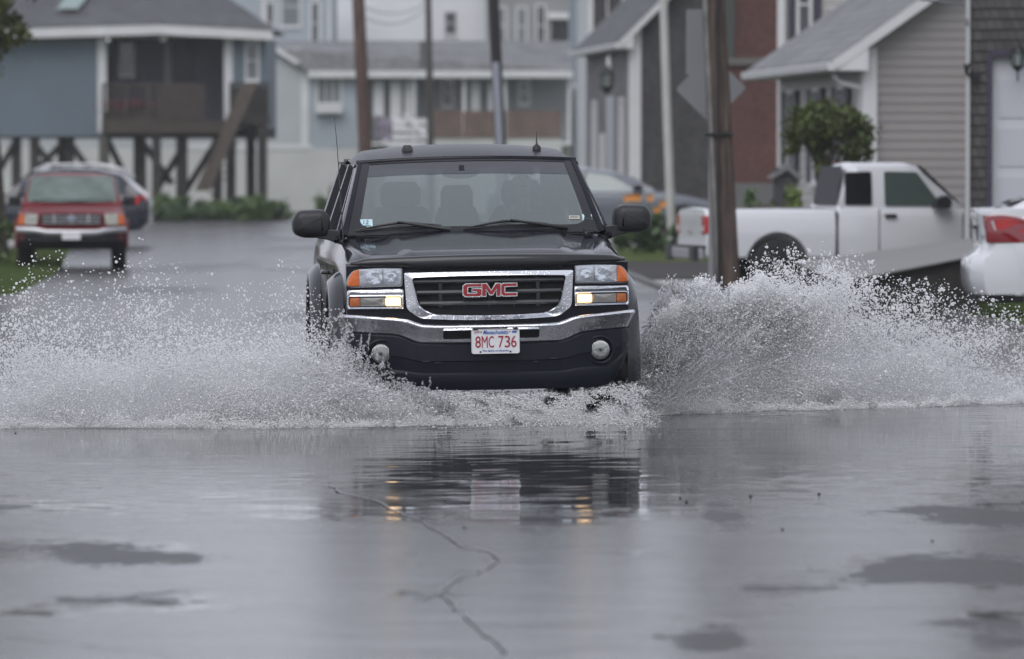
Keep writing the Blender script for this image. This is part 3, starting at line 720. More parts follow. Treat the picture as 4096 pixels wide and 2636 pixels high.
# stickers on the glass
def sticker(x0, x1, z0_, z1, m, nm, th=0):
    g = G(); P = []
    for x, b_ in ((x0, z0_), (x1, z0_), (x1, z1), (x0, z1)):
        hw = .895*(1-b_)+.755*b_; P.append(wso(x/hw, b_, .0045))
    g.add(P, [(0, 1, 2, 3)]); return g.out(nm, m, TR)
s1 = sticker(-.795, -.705, .10, .215, mat('sticker_blue', (.50, .66, .72), .5), 'inspection_sticker')
hw = .82; text('12', 'sticker_number', mat('ink', (.05, .07, .09), .5), s1, .036, .028, lambda a, b_, d: tuple(Vector(wso((-.745+a)/.865, .172 + b_/.53, .007))))
g = G()
def wsb(g, x0, x1, b0, b1, d=.007):
    P = []
    for x, b_ in ((x0, b0), (x1, b0), (x1, b1), (x0, b1)):
        hw = .895*(1-b_)+.755*b_; P.append(wso(x/hw, b_, d))
    g.add(P, [(0, 1, 2, 3)])
wsb(g, -.785, -.72, .118, .128); g.out('sticker_line', MATS['ink'], s1)
s2 = sticker(.775, .845, .155, .235, mat('sticker_pale', (.52, .70, .70), .5), 'parking_sticker')
g = G(); [wsb(g, .785+.009*k, .790+.009*k, .170, .183) for k in range(6)]; g.out('sticker_marks', MATS['ink'], s2)
s3 = sticker(.68, .755, .175, .22, mat('sticker_cream', (.55, .50, .42), .5), 'ramp_sticker')
g = G(); [wsb(g, .688+.0075*k, .6925+.0075*k, .19, .208) for k in range(8)]; g.out('sticker_marks', MATS['ink'], s3)
# ------------------------------------------------------------ driver
skin = mat('skin', (.50, .33, .26), .55, var=.1, vs=20); shirt = mat('dark_shirt', (.035, .045, .07), .85)
def skinmesh(name, V, E, Rr, m, parent, sub=2):
    me = bpy.data.meshes.new(name); me.from_pydata(V, E, []); o = bpy.data.objects.new(name, me); link(o, parent)
    sk = o.modifiers.new('s', 'SKIN'); 
    if not me.skin_vertices: pass
    for i, r in enumerate(Rr): me.skin_vertices[0].data[i].radius = (r, r) if not hasattr(r, '__len__') else r
    me.skin_vertices[0].data[0].use_root = True
    sk.use_smooth_shade = True
    ss = o.modifiers.new('u', 'SUBSURF'); ss.levels = sub; ss.render_levels = sub
    bake(o); o.data.materials.clear(); o.data.materials.append(m)
    o.data.polygons.foreach_set('use_smooth', [True]*len(o.data.polygons)); return o
DR = thing('person', 'driver in a dark shirt with one hand on top of the steering wheel', 'person', TR.location)
DR.rotation_euler = TR.rotation_euler
hx, hy, hz = .415, 2.30, 1.475   # hand on the rim
V = [(.43, 2.78, .72), (.43, 2.78, .95), (.43, 2.77, 1.15), (.43, 2.76, 1.30), (.43, 2.74, 1.40), (.43, 2.72, 1.46), (.43, 2.70, 1.54), (.43, 2.69, 1.62), (.43, 2.70, 1.67),
     (.25, 2.75, 1.33), (.16, 2.62, 1.18), (.26, 2.44, 1.32), (.37, 2.33, 1.46),
     (.61, 2.75, 1.33), (.68, 2.60, 1.14), (.62, 2.42, 1.15), (.60, 2.35, 1.22),
     (.33, 2.45, .68), (.31, 2.15, .66), (.31, 2.0, .52), (.53, 2.45, .68), (.55, 2.15, .66), (.55, 2.0, .52)]
E = [(0,1),(1,2),(2,3),(3,4),(4,5),(5,6),(6,7),(7,8),(3,9),(9,10),(10,11),(11,12),(3,13),(13,14),(14,15),(15,16),(0,17),(17,18),(18,19),(0,20),(20,21),(21,22)]
Rr = [.15, .15, .155, .14, .075, .058, .075, .082, .07, .07, .052, .042, .030, .07, .052, .042, .03, .085, .07, .05, .085, .07, .05]
BD = skinmesh('body', V, E, Rr, skin, DR)
# shirt over torso and arms, a little larger
V2 = V[:5] + V[9:12] + V[13:16]; E2 = [(0,1),(1,2),(2,3),(3,4),(3,5),(5,6),(6,7),(3,8),(8,9),(9,10)]
R2 = [.165, .168, .17, .155, .07, .082, .064, .052, .082, .064, .052]
skinmesh('shirt', V2, E2, R2, shirt, DR)
# face: nose, ears, hair
g = G(); g.add([(.418, 2.615, 1.615), (.442, 2.615, 1.615), (.43, 2.59, 1.618), (.43, 2.615, 1.66)], [(0, 1, 2), (0, 2, 3), (1, 3, 2), (0, 3, 1)])
g.out('nose', skin, DR, smooth=60)
g = G()
for s in (-1, 1): g.lathe([(.008, 0), (.006, -.004)], (.43+s*.03, 2.622, 1.65), 'y', 8)
g.box(.412, .448, 2.612, 2.62, 1.582, 1.588); g.out('eyes_and_mouth', mat('dark_feature', (.03, .015, .012), .5), DR)
g = G(); g.lathe([(.084, 1.665), (.086, 1.69), (.078, 1.73), (.05, 1.76), (.001, 1.77)], (.43, 2.71, 0), 'z', 20); g.out('hair', mat('hair_grey', (.10, .09, .08), .8), DR, smooth=60)
# gripping hand: palm behind the rim, four fingers curled over towards the glass, thumb from the side
HV = [(hx+.0, hy+.05, hz-.045), (hx+.0, hy+.03, hz-.01), (hx, hy+.015, hz+.02)]; HE = [(0, 1), (1, 2)]; HR = [(.030, .030), (.042, .026), (.036, .02)]
skinmesh('hand', HV, HE, HR, skin, DR, 2)
for k, (dx, ln) in enumerate(((-.034, .9), (-.012, 1.05), (.011, 1.0), (.033, .82))):
    FV = [(hx+dx*.8, hy+.02, hz+.012), (hx+dx, hy-.012, hz+.032*ln), (hx+dx*1.05, hy-.040, hz+.020*ln), (hx+dx*1.05, hy-.044, hz-.016*ln), (hx+dx*1.0, hy-.026, hz-.034*ln)]
    skinmesh('finger', FV, [(i, i+1) for i in range(4)], [.010, .0105, .0105, .0095, .0085], skin, DR, 2)
FV = [(hx-.03, hy+.03, hz-.015), (hx-.052, hy+.0, hz-.012), (hx-.066, hy-.028, hz-.014), (hx-.078, hy-.035, hz-.018)]
skinmesh('thumb', FV, [(0, 1), (1, 2), (2, 3)], [.013, .012, .011, .0095], skin, DR, 2)
# ------------------------------------------------------------ other vehicles
def shell(name, K, m, parent, arches=(), ar=.42, arz=.36, ang=40, n=70, flat=0.0):
    """closed car body. K rows: y, half width, bottom z, belt z, roof z (== belt where there is no cabin), roof half width"""
    K = np.array(K, float); ys = np.unique(np.concatenate([K[:, 0], np.linspace(K[0, 0], K[-1, 0], n)]))
    g = G(); L = []
    for y in ys:
        w_, zb, zt, zr, wr = [float(np.interp(y, K[:, 0], K[:, i])) for i in range(1, 6)]
        h = zt - zb; cab = zr - zt
        H = [(0, zb), (w_*.86, zb), (w_*.965, zb + h*.05), (w_*.985, zb+h*.18), (w_*1.0, zb+h*.45), (w_, zb+h*.66), (w_*.985, zb+h*.82), (w_*.955, zb+h*.95), (w_*.90, zt)]
        if cab > .012:
            t = min(1, cab/.4); xw = w_*.90*(1-t) + wr*t
            H += [(xw + .03, zt + cab*.86), (xw-.02, zt + cab*.95), (xw-.12, zr), (xw*.4, zr+.018), (0, zr+.022)]
        else:
            H += [(w_*.84, zt+.012), (w_*.72, zt+.02), (w_*.55, zt+.026), (w_*.3, zt+.032), (0, zt+.035)]
        L.append([(x, y, z) for x, z in H] + [(-x, y, z) for x, z in reversed(H[1:-1])])
    g.loops(L, cap0=True, cap1=True); o = g.out(name, m, parent, smooth=ang)
    cs = []
    for yy in arches:
        for s in (-1, 1): cs.append(G().lathe([(ar, s*.45), (ar, s*1.3)], (0, yy, arz), 'x', 36).out('cutter', m, parent))
    if cs:
        cut(o, cs); o.data.polygons.foreach_set('use_smooth', [True]*len(o.data.polygons)); o.data.set_sharp_from_angle(angle=R(ang))
    return o
cglass = mat('car_glass', (.035, .05, .048), .04, coat=1, spec=.9)
cglass2 = mat('car_glass_pale', (.16, .20, .19), .06, coat=.8, spec=.8)
white = mat('white_paint', (.66, .67, .70), .2, coat=.8); red = mat('dull_red_paint', (.15, .010, .014), .38, spec=.35)
dark = mat('dark_blue_paint', (.012, .015, .026), .2, coat=.7); grey = mat('grey_blue_paint', (.14, .155, .18), .25, coat=.6)
steel = mat('steel', (.5, .5, .52), .3, .9); blacktrim = mat('black_trim', (.02, .02, .022), .5)
def sidepanel(name, poly, m, parent, s, w_, k, belt, prism=.012, r=.03):
    """panel on the side plane x = w_ - (z-belt)*k"""
    P = roundpoly(poly, r, 4); g = G()
    f = lambda y, z, d: (s*(w_ - max(0, z-belt)*k + d), y, z)
    g.loops([[f(y, z, -.05) for y, z in P], [f(y, z, prism) for y, z in P]], cap1=True); return g.out(name, m, parent)
# --- white extended-cab pickup, seen from its side
WP = thing('pickup_truck', 'white extended cab pickup parked side-on behind the utility pole', 'pickup truck', (7.86, 79.0, .0), R(101))
shell('body', [(0, .80, .45, .95, .95, .7), (.10, .86, .42, .98, .98, .7), (.5, .87, .40, 1.02, 1.02, .7), (1.75, .875, .38, 1.09, 1.09, .7), (1.88, .875, .38, 1.12, 1.14, .70),
                (2.46, .875, .38, 1.13, 1.69, .68), (2.62, .875, .38, 1.13, 1.735, .69), (3.35, .875, .38, 1.13, 1.735, .69), (3.48, .875, .38, 1.13, 1.66, .69), (3.62, .875, .38, 1.13, 1.14, .69), (3.66, .87, .40, 1.12, 1.12, .7)],
      white, WP, (.95,), .43, .37)
shell('bed', [(3.68, .875, .44, 1.10, 1.10, .7), (5.0, .875, .44, 1.10, 1.10, .7), (5.46, .87, .46, 1.10, 1.10, .7), (5.50, .85, .48, 1.09, 1.09, .7)], white, WP, (4.50,), .44, .37)
for s in (-1, 1):
    sidepanel('side_window', [(2.18, 1.16), (2.52, 1.62), (2.98, 1.63), (2.98, 1.16)], mat('car_glass_green', (.065, .09, .082), .08, spec=.5), WP, s, .795, .13, 1.13)
    sidepanel('rear_side_window', [(3.16, 1.17), (3.16, 1.63), (3.52, 1.62), (3.54, 1.17)], mat('privacy_black', (.005, .006, .008), .25, spec=.15), WP, s, .795, .13, 1.13)
    sidepanel('door_handle', [(2.84, 1.00), (2.84, 1.05), (3.0, 1.05), (3.0, 1.00)], blacktrim, WP, s, .885, 0, 5, .02, .01)
    g = G()
    for y, z0_, z1_ in ((3.08, .45, 1.12), (1.90, .5, 1.08)): g.box(s*.868, s*.879, y-.006, y+.006, z0_, z1_)
    g.box(s*.80, s*.878, 3.655, 3.69, .45, 1.08); g.out('door_gap', voidm, WP)
    mi = sidepanel('mirror', [(2.12, 1.12), (2.10, 1.24), (2.18, 1.31), (2.30, 1.26), (2.34, 1.12)], blacktrim, WP, s, .90, 0, 5, .16, .03)
    g = G(); P = roundpoly([(s*.66, .78), (s*.66, 1.03), (s*.862, 1.03), (s*.862, .78)], .02, 3); g.prism(P, 5.47, 5.52); tl_ = g.out('tail_light', lens_red, WP, bevel=.006)
    g = G(); g.box(s*.70, s*.84, 5.519, 5.526, .82, .89); g.out('reversing_lens', mat('lens_white', (.6, .55, .55), .2), tl_)
    g = G(); g.box(s*.855, s*.882, 5.34, 5.50, .79, 1.02); g.out('side_lens', lens_red, tl_)
    wheel(WP, s*.76, .95, .365, .24, s, alu); wheel(WP, s*.76, 4.50, .365, .24, s, alu)
g = G(); g.add([(-.60, 3.50, 1.70), (.60, 3.50, 1.70), (.66, 3.60, 1.17), (-.66, 3.60, 1.17)], [(0, 1, 2, 3)]); o_ = g.out('rear_window', mat('rear_glass_matte', (.02, .023, .028), .5, spec=.2), WP); o_.location.y = .035
g = G(); g.add([(-.62, 2.45, 1.68), (.62, 2.45, 1.68), (.74, 1.92, 1.16), (-.74, 1.92, 1.16)], [(0, 1, 2, 3)]); o_ = g.out('windshield', cglass, WP); o_.location = (0, -.02, .03)
G().box(-.10, .10, 3.42, 3.50, 1.735, 1.765).out('brake_light', mat('brake_dark', (.10, .02, .02), .4), WP, bevel=.01)
g = G(); g.box(-.66, .66, 5.50, 5.515, .50, 1.06); tg = g.out('tailgate', white, WP, bevel=.004)
g = G()
for x in (-.38, -.12, .14, .40): g.box(x-.03, x+.03, 5.515, 5.522, .90, .97)
g.box(-.10, .10, 5.515, 5.53, .78, .84); g.out('tailgate_marks', steel, tg)
g = G(); g.box(-.86, .86, 5.52, 5.66, .44, .60); RB = g.out('rear_bumper', steel, WP, bevel=.03); g = G(); g.box(-.87, .87, 5.50, 5.665, .60, .625); g.box(-.87, -.60, 5.60, 5.68, .42, .60); g.box(.60, .87, 5.60, 5.68, .42, .60); g.out('step_pad', blacktrim, RB, bevel=.01)
# --- red pickup facing us
RP = thing('pickup_truck', 'small dull red pickup with a chrome bumper facing us on the left', 'pickup truck', (-7.2, 93.0, 0), R(4.0)); RP.scale = (1, 1, .93)
shell('body', [(.02, .83, .48, .92, .92, .7), (.10, .86, .46, .98, .98, .7), (.5, .88, .42, 1.03, 1.03, .7), (1.30, .885, .40, 1.10, 1.10, .70), (1.38, .885, .40, 1.12, 1.16, .70),
                (2.10, .885, .38, 1.13, 1.62, .68), (2.5, .885, .38, 1.13, 1.675, .68), (3.3, .885, .38, 1.13, 1.66, .68), (3.5, .885, .38, 1.13, 1.14, .69), (3.52, .885, .40, 1.10, 1.10, .7), (5.0, .885, .44, 1.10, 1.10, .7), (5.1, .86, .48, 1.08, 1.08, .7)],
      red, RP, (.95, 4.1), .43, .40)
def rwf(a, b_): 
    y = 1.36 + .74*b_ + .10*a*a; hw = .76*(1-b_)+.66*b_; return (a*hw, y - .04, 1.15 + .46*b_ + .03)
G().grid(rwf, 16, 8, -1, 1, 0, 1).out('windshield', mat('pale_glass', (.12, .155, .14), .3, spec=.5, var=.3, vs=3), RP, smooth=80)
g = G(); g.tube([rwf(.1, .03), rwf(-.5, .10), rwf(-.85, .02)], .015, 5); g.out('wiper', blacktrim, RP)
g = G(); g.tube([rwf(.9, .02), rwf(.5, .10), rwf(.12, .04)], .015, 5); g.out('wiper', blacktrim, RP)
g = G(); g.prism(roundpoly([(-.46, .80), (-.50, .93), (-.48, .985), (.48, .985), (.50, .93), (.46, .80)], .03, 3), -.03, .03); GRR = g.out('grille', blacktrim, RP)
g = G()
for z in (.825, .882, .94): g.prism([(-.47, z-.008), (.47, z-.008), (.47, z+.008), (-.47, z+.008)], -.045, -.03)
g.out('bar', steel, GRR)
for x in (-.28, 0, .28): G().box(x-.012, x+.012, -.04, -.028, .81, .98).out('upright', steel, GRR)
g = G(); g.lathe([(.075, -.05), (.07, -.06)], (0, 0, .90), 'y', 20, .55); g.out('emblem', mat('emblem_oval', (.3, .33, .42), .3, .5), GRR)
for s in (-1, 1):
    g = G(); g.prism(roundpoly([(s*.56, .79), (s*.54, .99), (s*.76, .99), (s*.76, .79)], .03, 3), -.02, .10); h_ = g.out('headlight', lensmat('lamp_pale', (.50, .49, .44), .4, 8) if 'lamp_pale' not in MATS else MATS['lamp_pale'], RP)
    g = G(); g.prism(roundpoly([(s*.765, .79), (s*.765, .99), (s*.85, .96), (s*.868, .80)], .02, 3), .0, .14); g.out('turn_signal', lens_amber, h_)
    sidepanel('side_window', [(1.62, 1.16), (2.22, 1.58), (2.66, 1.59), (2.66, 1.16)], cglass, RP, s, .80, .13, 1.13)
    sidepanel('mirror', [(1.58, 1.12), (1.56, 1.28), (1.76, 1.28), (1.78, 1.12)], blacktrim, RP, s, .89, 0, 5, .16, .03)
    wheel(RP, s*.77, .95, .385, .25, s, alu); wheel(RP, s*.77, 4.10, .385, .25, s, alu)
    g = G(); L = []
    for k in range(19):
        t = PI*k/18; c_, s_ = math.cos(t), math.sin(t); L.append([(s*.80, .95+.42*c_, .39+.42*s_), (s*.935, .95+.425*c_, .39+.425*s_), (s*.93, .95+.50*c_, .39+.50*s_), (s*.86, .95+.52*c_, .39+.52*s_)])
    g.loops(L, close=False); g.out('fender_flare', red, RP, smooth=50)
g = G(); L = []
for i in range(31):
    u = -.90+1.8*i/30; e = abs(u); zt = .735 if e > .52 else .70; zt = float(np.interp(e, [0, .42, .56, .9], [.695, .70, .735, .75])); zb = zt-.10; y = -.10 + .14*(e/.9)**3
    L.append([(u, y+.10, zt), (u, y+.01, zt), (u, y-.01, (zt+zb)/2), (u, y+.01, zb), (u, y+.10, zb)])
g.loops(L, cap0=True, cap1=True); g.out('front_bumper', steel, RP, smooth=50)
g = G(); L = []
for i in range(31):
    u = -.89+1.78*i/30; y = -.05 + .16*(abs(u)/.9)**3; L.append([(u, y-.03, .645), (u, y-.04, .50), (u, y+.06, .36), (u, y+.3, .36), (u, y+.3, .63)])
g.loops(L, cap0=True, cap1=True); g.out('front_valance', mat('dark_valance', (.012, .012, .014), .6, spec=.2), RP)
G().box(-.15, .15, -.125, -.11, .53, .66).out('licence_plate', mat('plate_white', (.6, .6, .62), .4), RP)
# --- dark estate car behind the red pickup, facing left
SU = thing('car', 'dark blue estate car with silver roof rails behind the red pickup', 'car', (-12.3, 120, .02), R(-92))
SK = [(0, .70, .40, .68, .68, .6), (.12, .85, .32, .76, .76, .6), (.9, .90, .28, .92, .92, .6), (1.25, .90, .28, .98, .98, .6), (1.4, .90, .28, 1.0, 1.05, .62), (2.15, .90, .28, 1.02, 1.54, .60), (2.7, .90, .28, 1.03, 1.62, .60),
      (3.5, .90, .28, 1.04, 1.60, .60), (4.05, .90, .28, 1.06, 1.48, .58), (4.5, .88, .32, 1.07, 1.12, .55), (4.6, .80, .40, 1.04, 1.04, .5), (4.66, .7, .45, .95, .95, .5)]
shell('body', SK, dark, SU, (.9, 3.75), .38, .33)
for s in (-1, 1):
    sidepanel('side_window', [(1.72, 1.06), (2.30, 1.48), (2.86, 1.54), (2.86, 1.06)], mat('dark_window', (.018, .022, .028), .35, spec=.2), SU, s, .82, .38, 1.04)
    sidepanel('side_window', [(2.92, 1.07), (2.92, 1.54), (3.6, 1.50), (3.98, 1.10)], mat('dark_window', (.018, .022, .028), .35, spec=.2), SU, s, .82, .38, 1.04)
    g = G(); g.tube([(s*.60, 2.1, 1.56), (s*.63, 2.4, 1.69), (s*.63, 3.5, 1.69), (s*.60, 3.95, 1.60), (s*.60, 4.25, 1.42)], .028, 8); g.out('roof_rail', steel, SU, smooth=50)
    g = G(); g.lathe([(.09, -.02), (.09, .02), (.05, .04)], (s*.74, 4.58, .98), 'y', 20); g.out('tail_light', mat('lens_red_bright', (.55, .02, .025), .3), SU)
    sidepanel('tail_light', [(4.30, .86), (4.30, 1.03), (4.50, 1.03), (4.50, .86)], MATS['lens_red_bright'], SU, s, .875, 0, 5, .02, .03)
    wheel(SU, s*.80, .9, .33, .22, s, alu); wheel(SU, s*.80, 3.75, .33, .22, s, alu)
# --- grey sedan, side-on, facing right
GS = thing('car', 'grey blue sedan parked side-on behind the orange lilies', 'car', (4.45, 119, .19), R(92))
GK = [(0, .66, .36, .62, .62, .6), (.15, .84, .26, .70, .70, .6), (.9, .90, .22, .86, .86, .6), (1.35, .90, .22, .94, .94, .62), (1.45, .90, .22, .95, .98, .62), (1.9, .90, .22, .96, 1.22, .58), (2.35, .90, .22, .97, 1.37, .57), (2.9, .90, .22, .98, 1.44, .57),
      (3.5, .90, .22, .99, 1.41, .56), (4.1, .90, .22, 1.0, 1.20, .56), (4.4, .89, .24, 1.0, 1.04, .6), (4.85, .84, .30, .98, .98, .6), (4.95, .72, .40, .9, .9, .5)]
shell('body', GK, grey, GS, (.95, 3.9), .37, .32)
for s in (-1, 1):
    sidepanel('side_window', [(1.95, 1.0), (2.15, 1.13), (2.45, 1.29), (2.90, 1.36), (3.02, 1.0)], cglass2, GS, s, .82, .50, .97, .02, .02)
    sidepanel('side_window', [(3.08, 1.0), (2.98, 1.365), (3.5, 1.34), (3.95, 1.14), (4.0, 1.03)], cglass2, GS, s, .82, .50, .97, .02, .02)
    sidepanel('chrome_strip', [(1.55, .925), (1.55, .99), (4.2, 1.015), (4.2, .955)], mat('pale_strip', (.42, .44, .48), .3, .3), GS, s, .855, .3, .97, .02, .01)
    sidepanel('mirror', [(1.78, .97), (1.78, 1.10), (1.95, 1.10), (1.98, .97)], dark, GS, s, .87, 0, 5, .14, .03)
    wheel(GS, s*.80, .95, .325, .22, s, alu); wheel(GS, s*.80, 3.9, .325, .22, s, alu)
# --- white sedan corner at the right edge of the view
SU.scale = (1, .93, 1.0); SU.location.x = -11.95
WS = thing('car', 'white sedan with a big red tail lamp cropped by the right edge', 'car', (9.78, 63.9, .03), R(90))
WS.scale = (1, 1, 1.04)
# local y: front -> rear. built back to front here: rear at y = 4.6
VK = [(0, .66, .36, .62, .62, .6), (.15, .84, .24, .72, .72, .6), (.9, .92, .20, .92, .92, .6), (1.45, .92, .20, 1.0, 1.0, .62), (1.5, .92, .20, 1.0, 1.04, .62), (2.2, .92, .20, 1.02, 1.40, .58), (2.7, .92, .20, 1.03, 1.47, .57),
      (3.2, .92, .20, 1.05, 1.46, .56), (3.85, .92, .20, 1.09, 1.37, .56), (4.15, .91, .22, 1.11, 1.22, .58), (4.32, .89, .22, 1.12, 1.15, .6), (4.42, .875, .24, 1.13, 1.13, .6), (4.50, .85, .25, 1.13, 1.13, .6)]
bodyW = shell('body', VK, white, WS, (.9, 3.42), .36, .32, n=90)
# rear end with its own profile: trunk lip, recess, bumper
def rear(u):
    """half-width fraction u in [-1,1] -> list of (y,z) down the tail"""
    e = abs(u); c_ = -.13*e**4
    return [(4.49 + c_, 1.155), (4.60 + c_, 1.165), (4.615+c_, 1.14), (4.59 + c_, 1.05), (4.575 + c_, .92), (4.565+c_, .78), (4.575+c_, .72), (4.64 + c_*1.1, .67), (4.70 + c_*1.2, .63), (4.715+c_*1.2, .55), (4.715+c_*1.2, .42), (4.70+c_*1.2, .34), (4.66+c_*1.1, .25), (4.5, .24)]
g = G(); L = []
for i in range(45):
    u = -1 + 2*i/44; wz = [.84, .85, .86, .87, .875, .885, .89, .905, .915, .925, .925, .915, .89, .80]
    L.append([(u*w_, y, z) for (y, z), w_ in zip(rear(u), wz)])
g.loops(L, close=False); 
# side wrap back to the body
for s in (-1, 1):
    Q = L[-1] if s > 0 else L[0]
    g.loops([Q, [(s*(.905 if i > 0 else .86), 4.2, z) for i, (x, y, z) in enumerate(Q)], [(s*.80, 4.0, z) for x, y, z in Q]], close=False)
g.out('trunk_and_bumper', white, WS, smooth=55)
for s in (-1, 1):
    # tail lamp wraps round the corner: outline on side (y,z)
    P = roundpoly([(4.53, .80), (4.55, 1.085), (4.36, 1.10), (4.14, 1.07), (3.92, .96), (3.68, .80)], [.01, .04, .05, .1, .1, .01], 4)
    def lf(y, z, d): return (s*(.885 + .035*float(np.interp(y, [3.6, 4.1, 4.45], [1, .75, -.15])) + d), y, z)
    g = G(); g.loops([[lf(y, z, -.02) for y, z in P], [lf(y, z, .012) for y, z in P], [lf(y, z, .018) for y, z in inset(P, .012)]], cap1=True); tlm = g.out('tail_light', mat('lamp_dark_red', (.20, .004, .010), .08, coat=1), WS, smooth=60)
    g = G(); P2 = roundpoly([(4.42, .90), (4.45, 1.04), (4.28, 1.06), (4.12, 1.02), (3.95, .945), (3.86, .89)], .03, 3); g.add([lf(y, z, .0205) for y, z in P2], [tuple(range(len(P2)))]); g.out('red_lens', mat('lamp_bright_red', (.42, .006, .010), .12, coat=1, var=.25, vs=9), tlm)
    g = G(); P2 = [(4.44, .93), (4.48, 1.03), (4.455, 1.035), (4.42, .935)]; g.add([lf(y, z, .022) for y, z in P2], [(0, 1, 2, 3)]); g.out('clear_lens', mat('lamp_clear', (.5, .45, .46), .15), tlm)
    # part of the lamp on the rear face
    g = G(); P = [rear(.93)[k] for k in (3, 4)]
    L = []
    for u in (.80, .86, .92, .985):
        a = rear(u); y1 = a[2][0]*.5 + a[3][0]*.5; y2 = a[4][0]; L.append([(s*u*.87, y1+.006, 1.09), (s*u*.875, (y1+y2)/2+.01, 1.00), (s*u*.88, y2+.008, .93 if u < .9 else .86)])
    g.loops(L, close=False); g.out('rear_lens', MATS['lamp_dark_red'], tlm, smooth=60)
    g = G(); g.tube([(s*.62, 4.62, .235), (s*.62, 4.40, .225)], .045, 10); g.out('exhaust_pipe', blacktrim, WS)
    wheel(WS, s*.81, .9, .33, .23, s, alu); wheel(WS, s*.81, 3.42, .33, .23, s, alu)
g = G(); g.box(-.80, .80, 4.1, 4.60, .16, .25); g.out('rear_diffuser', blacktrim, WS, bevel=.02)
g = G(); g.add([(-.27, 4.600, .95), (.27, 4.600, .95), (.27, 4.585, .82), (-.27, 4.585, .82)], [(0, 1, 2, 3)]); g.out('licence_plate', MATS['plate_white'], WS)
g = G(); g.box(-.30, .30, 4.585, 4.63, .95, .975); g.out('plate_recess', blacktrim, WS)
# wide-spaced letters on the trunk lid
wsl = steel
for ch, x in zip('VOLVO', (.36, .18, 0, -.18, -.36)):
    text(ch, 'letter', wsl, WS, .085, .05, lambda a, b_, d, x=x: (x - a, rear(x/.87)[3][0] + .016 + d, 1.075 + b_), .004)
text('T5', 'letter', blacktrim, WS, .09, .04, lambda a, b_, d: (-.62 - a, rear(.71)[5][0]+.02+d, .86 + b_), .004)
g = G(); g.tube([(s_*.50, 3.98 - .0, 1.26 + 0*s_) for s_ in (-1, 1)], .012, 6); g.out('window_trim', blacktrim, WS)
g = G(); g.add([(-.60, 4.26, 1.215), (.60, 4.26, 1.215), (.52, 3.45, 1.475), (-.52, 3.45, 1.475)], [(0, 1, 2, 3)]); g.out('rear_window', cglass, WS)
# ------------------------------------------------------------ houses
F0 = 13300.0
def wx(px, D): return (px-1196.5)/F0*D
def wz(py, D): return CAMZ - (py-380)/F0*D
trim = mat('white_trim', (.62, .62, .63), .5, var=.06, vs=2); glassd = mat('window_dark', (.03, .035, .045), .08, spec=.8)
glassg = mat('window_grey', (.14, .16, .17), .12, spec=.8, var=.3, vs=1.2)
def shingle(name, col, sz=.12, st=(1, 1, 1), bump=.5):
    m, n, b, out = newmat(name); tc = n.nodes.new('ShaderNodeTexCoord')
    sx = n.nodes.new('ShaderNodeSeparateXYZ'); n.links.new(tc.outputs['Object'], sx.inputs[0])
    ad = n.nodes.new('ShaderNodeMath'); ad.operation = 'ADD'; n.links.new(sx.outputs[0], ad.inputs[0]); n.links.new(sx.outputs[1], ad.inputs[1])
    cm = n.nodes.new('ShaderNodeCombineXYZ'); n.links.new(ad.outputs[0], cm.inputs[0]); n.links.new(sx.outputs[2], cm.inputs[1])
    br = n.nodes.new('ShaderNodeTexBrick'); br.inputs['Scale'].default_value = 1; br.inputs['Brick Width'].default_value = sz*.8; br.inputs['Row Height'].default_value = sz
    br.inputs['Mortar Size'].default_value = .006; br.inputs['Color1'].default_value = (*[c*.72 for c in col], 1); br.inputs['Color2'].default_value = (*[min(1, c*1.28) for c in col], 1)
    br.inputs['Mortar'].default_value = (*[c*.4 for c in col], 1)
    n.links.new(cm.outputs[0], br.inputs['Vector'])
    ns = n.nodes.new('ShaderNodeTexNoise'); ns.inputs['Scale'].default_value = 1.3; ns.inputs['Detail'].default_value = 5; n.links.new(tc.outputs['Object'], ns.inputs['Vector'])
    mx = n.nodes.new('ShaderNodeMix'); mx.data_type = 'RGBA'; mx.blend_type = 'MULTIPLY'; mx.inputs[0].default_value = .5
    rr = n.nodes.new('ShaderNodeValToRGB'); rr.color_ramp.elements[0].position = .3; rr.color_ramp.elements[0].color = (.45, .45, .45, 1); rr.color_ramp.elements[1].position = .7
    n.links.new(ns.outputs['Fac'], rr.inputs[0]); n.links.new(br.outputs['Color'], mx.inputs[6]); n.links.new(rr.outputs[0], mx.inputs[7]); n.links.new(mx.outputs[2], b.inputs['Base Color'])
    b.inputs['Roughness'].default_value = .7
    bp = n.nodes.new('ShaderNodeBump'); bp.inputs['Strength'].default_value = bump; bp.inputs['Distance'].default_value = .01; n.links.new(br.outputs['Fac'], bp.inputs['Height']); bp.invert = True; n.links.new(bp.outputs[0], b.inputs['Normal'])
    MATS[name] = m; return m
roof_grey = shingle('roof_grey', (.215, .22, .225), .14, bump=.3); roof_dark = shingle('roof_dark', (.085, .088, .095), .14, bump=.3); roof_mid = shingle('roof_mid', (.20, .205, .21), .14, bump=.3)
brick = shingle('red_brick', (.12, .046, .038), .075, bump=.3)
shk_dark = shingle('weathered_shingle', (.065, .061, .061), .14); shk_grey = shingle('grey_shingle', (.17, .17, .175), .14)
def house(name, label, X, Y, rz=0, group='houses along the street'): return thing(name, label, 'house', (X, Y, 0), R(rz), group)
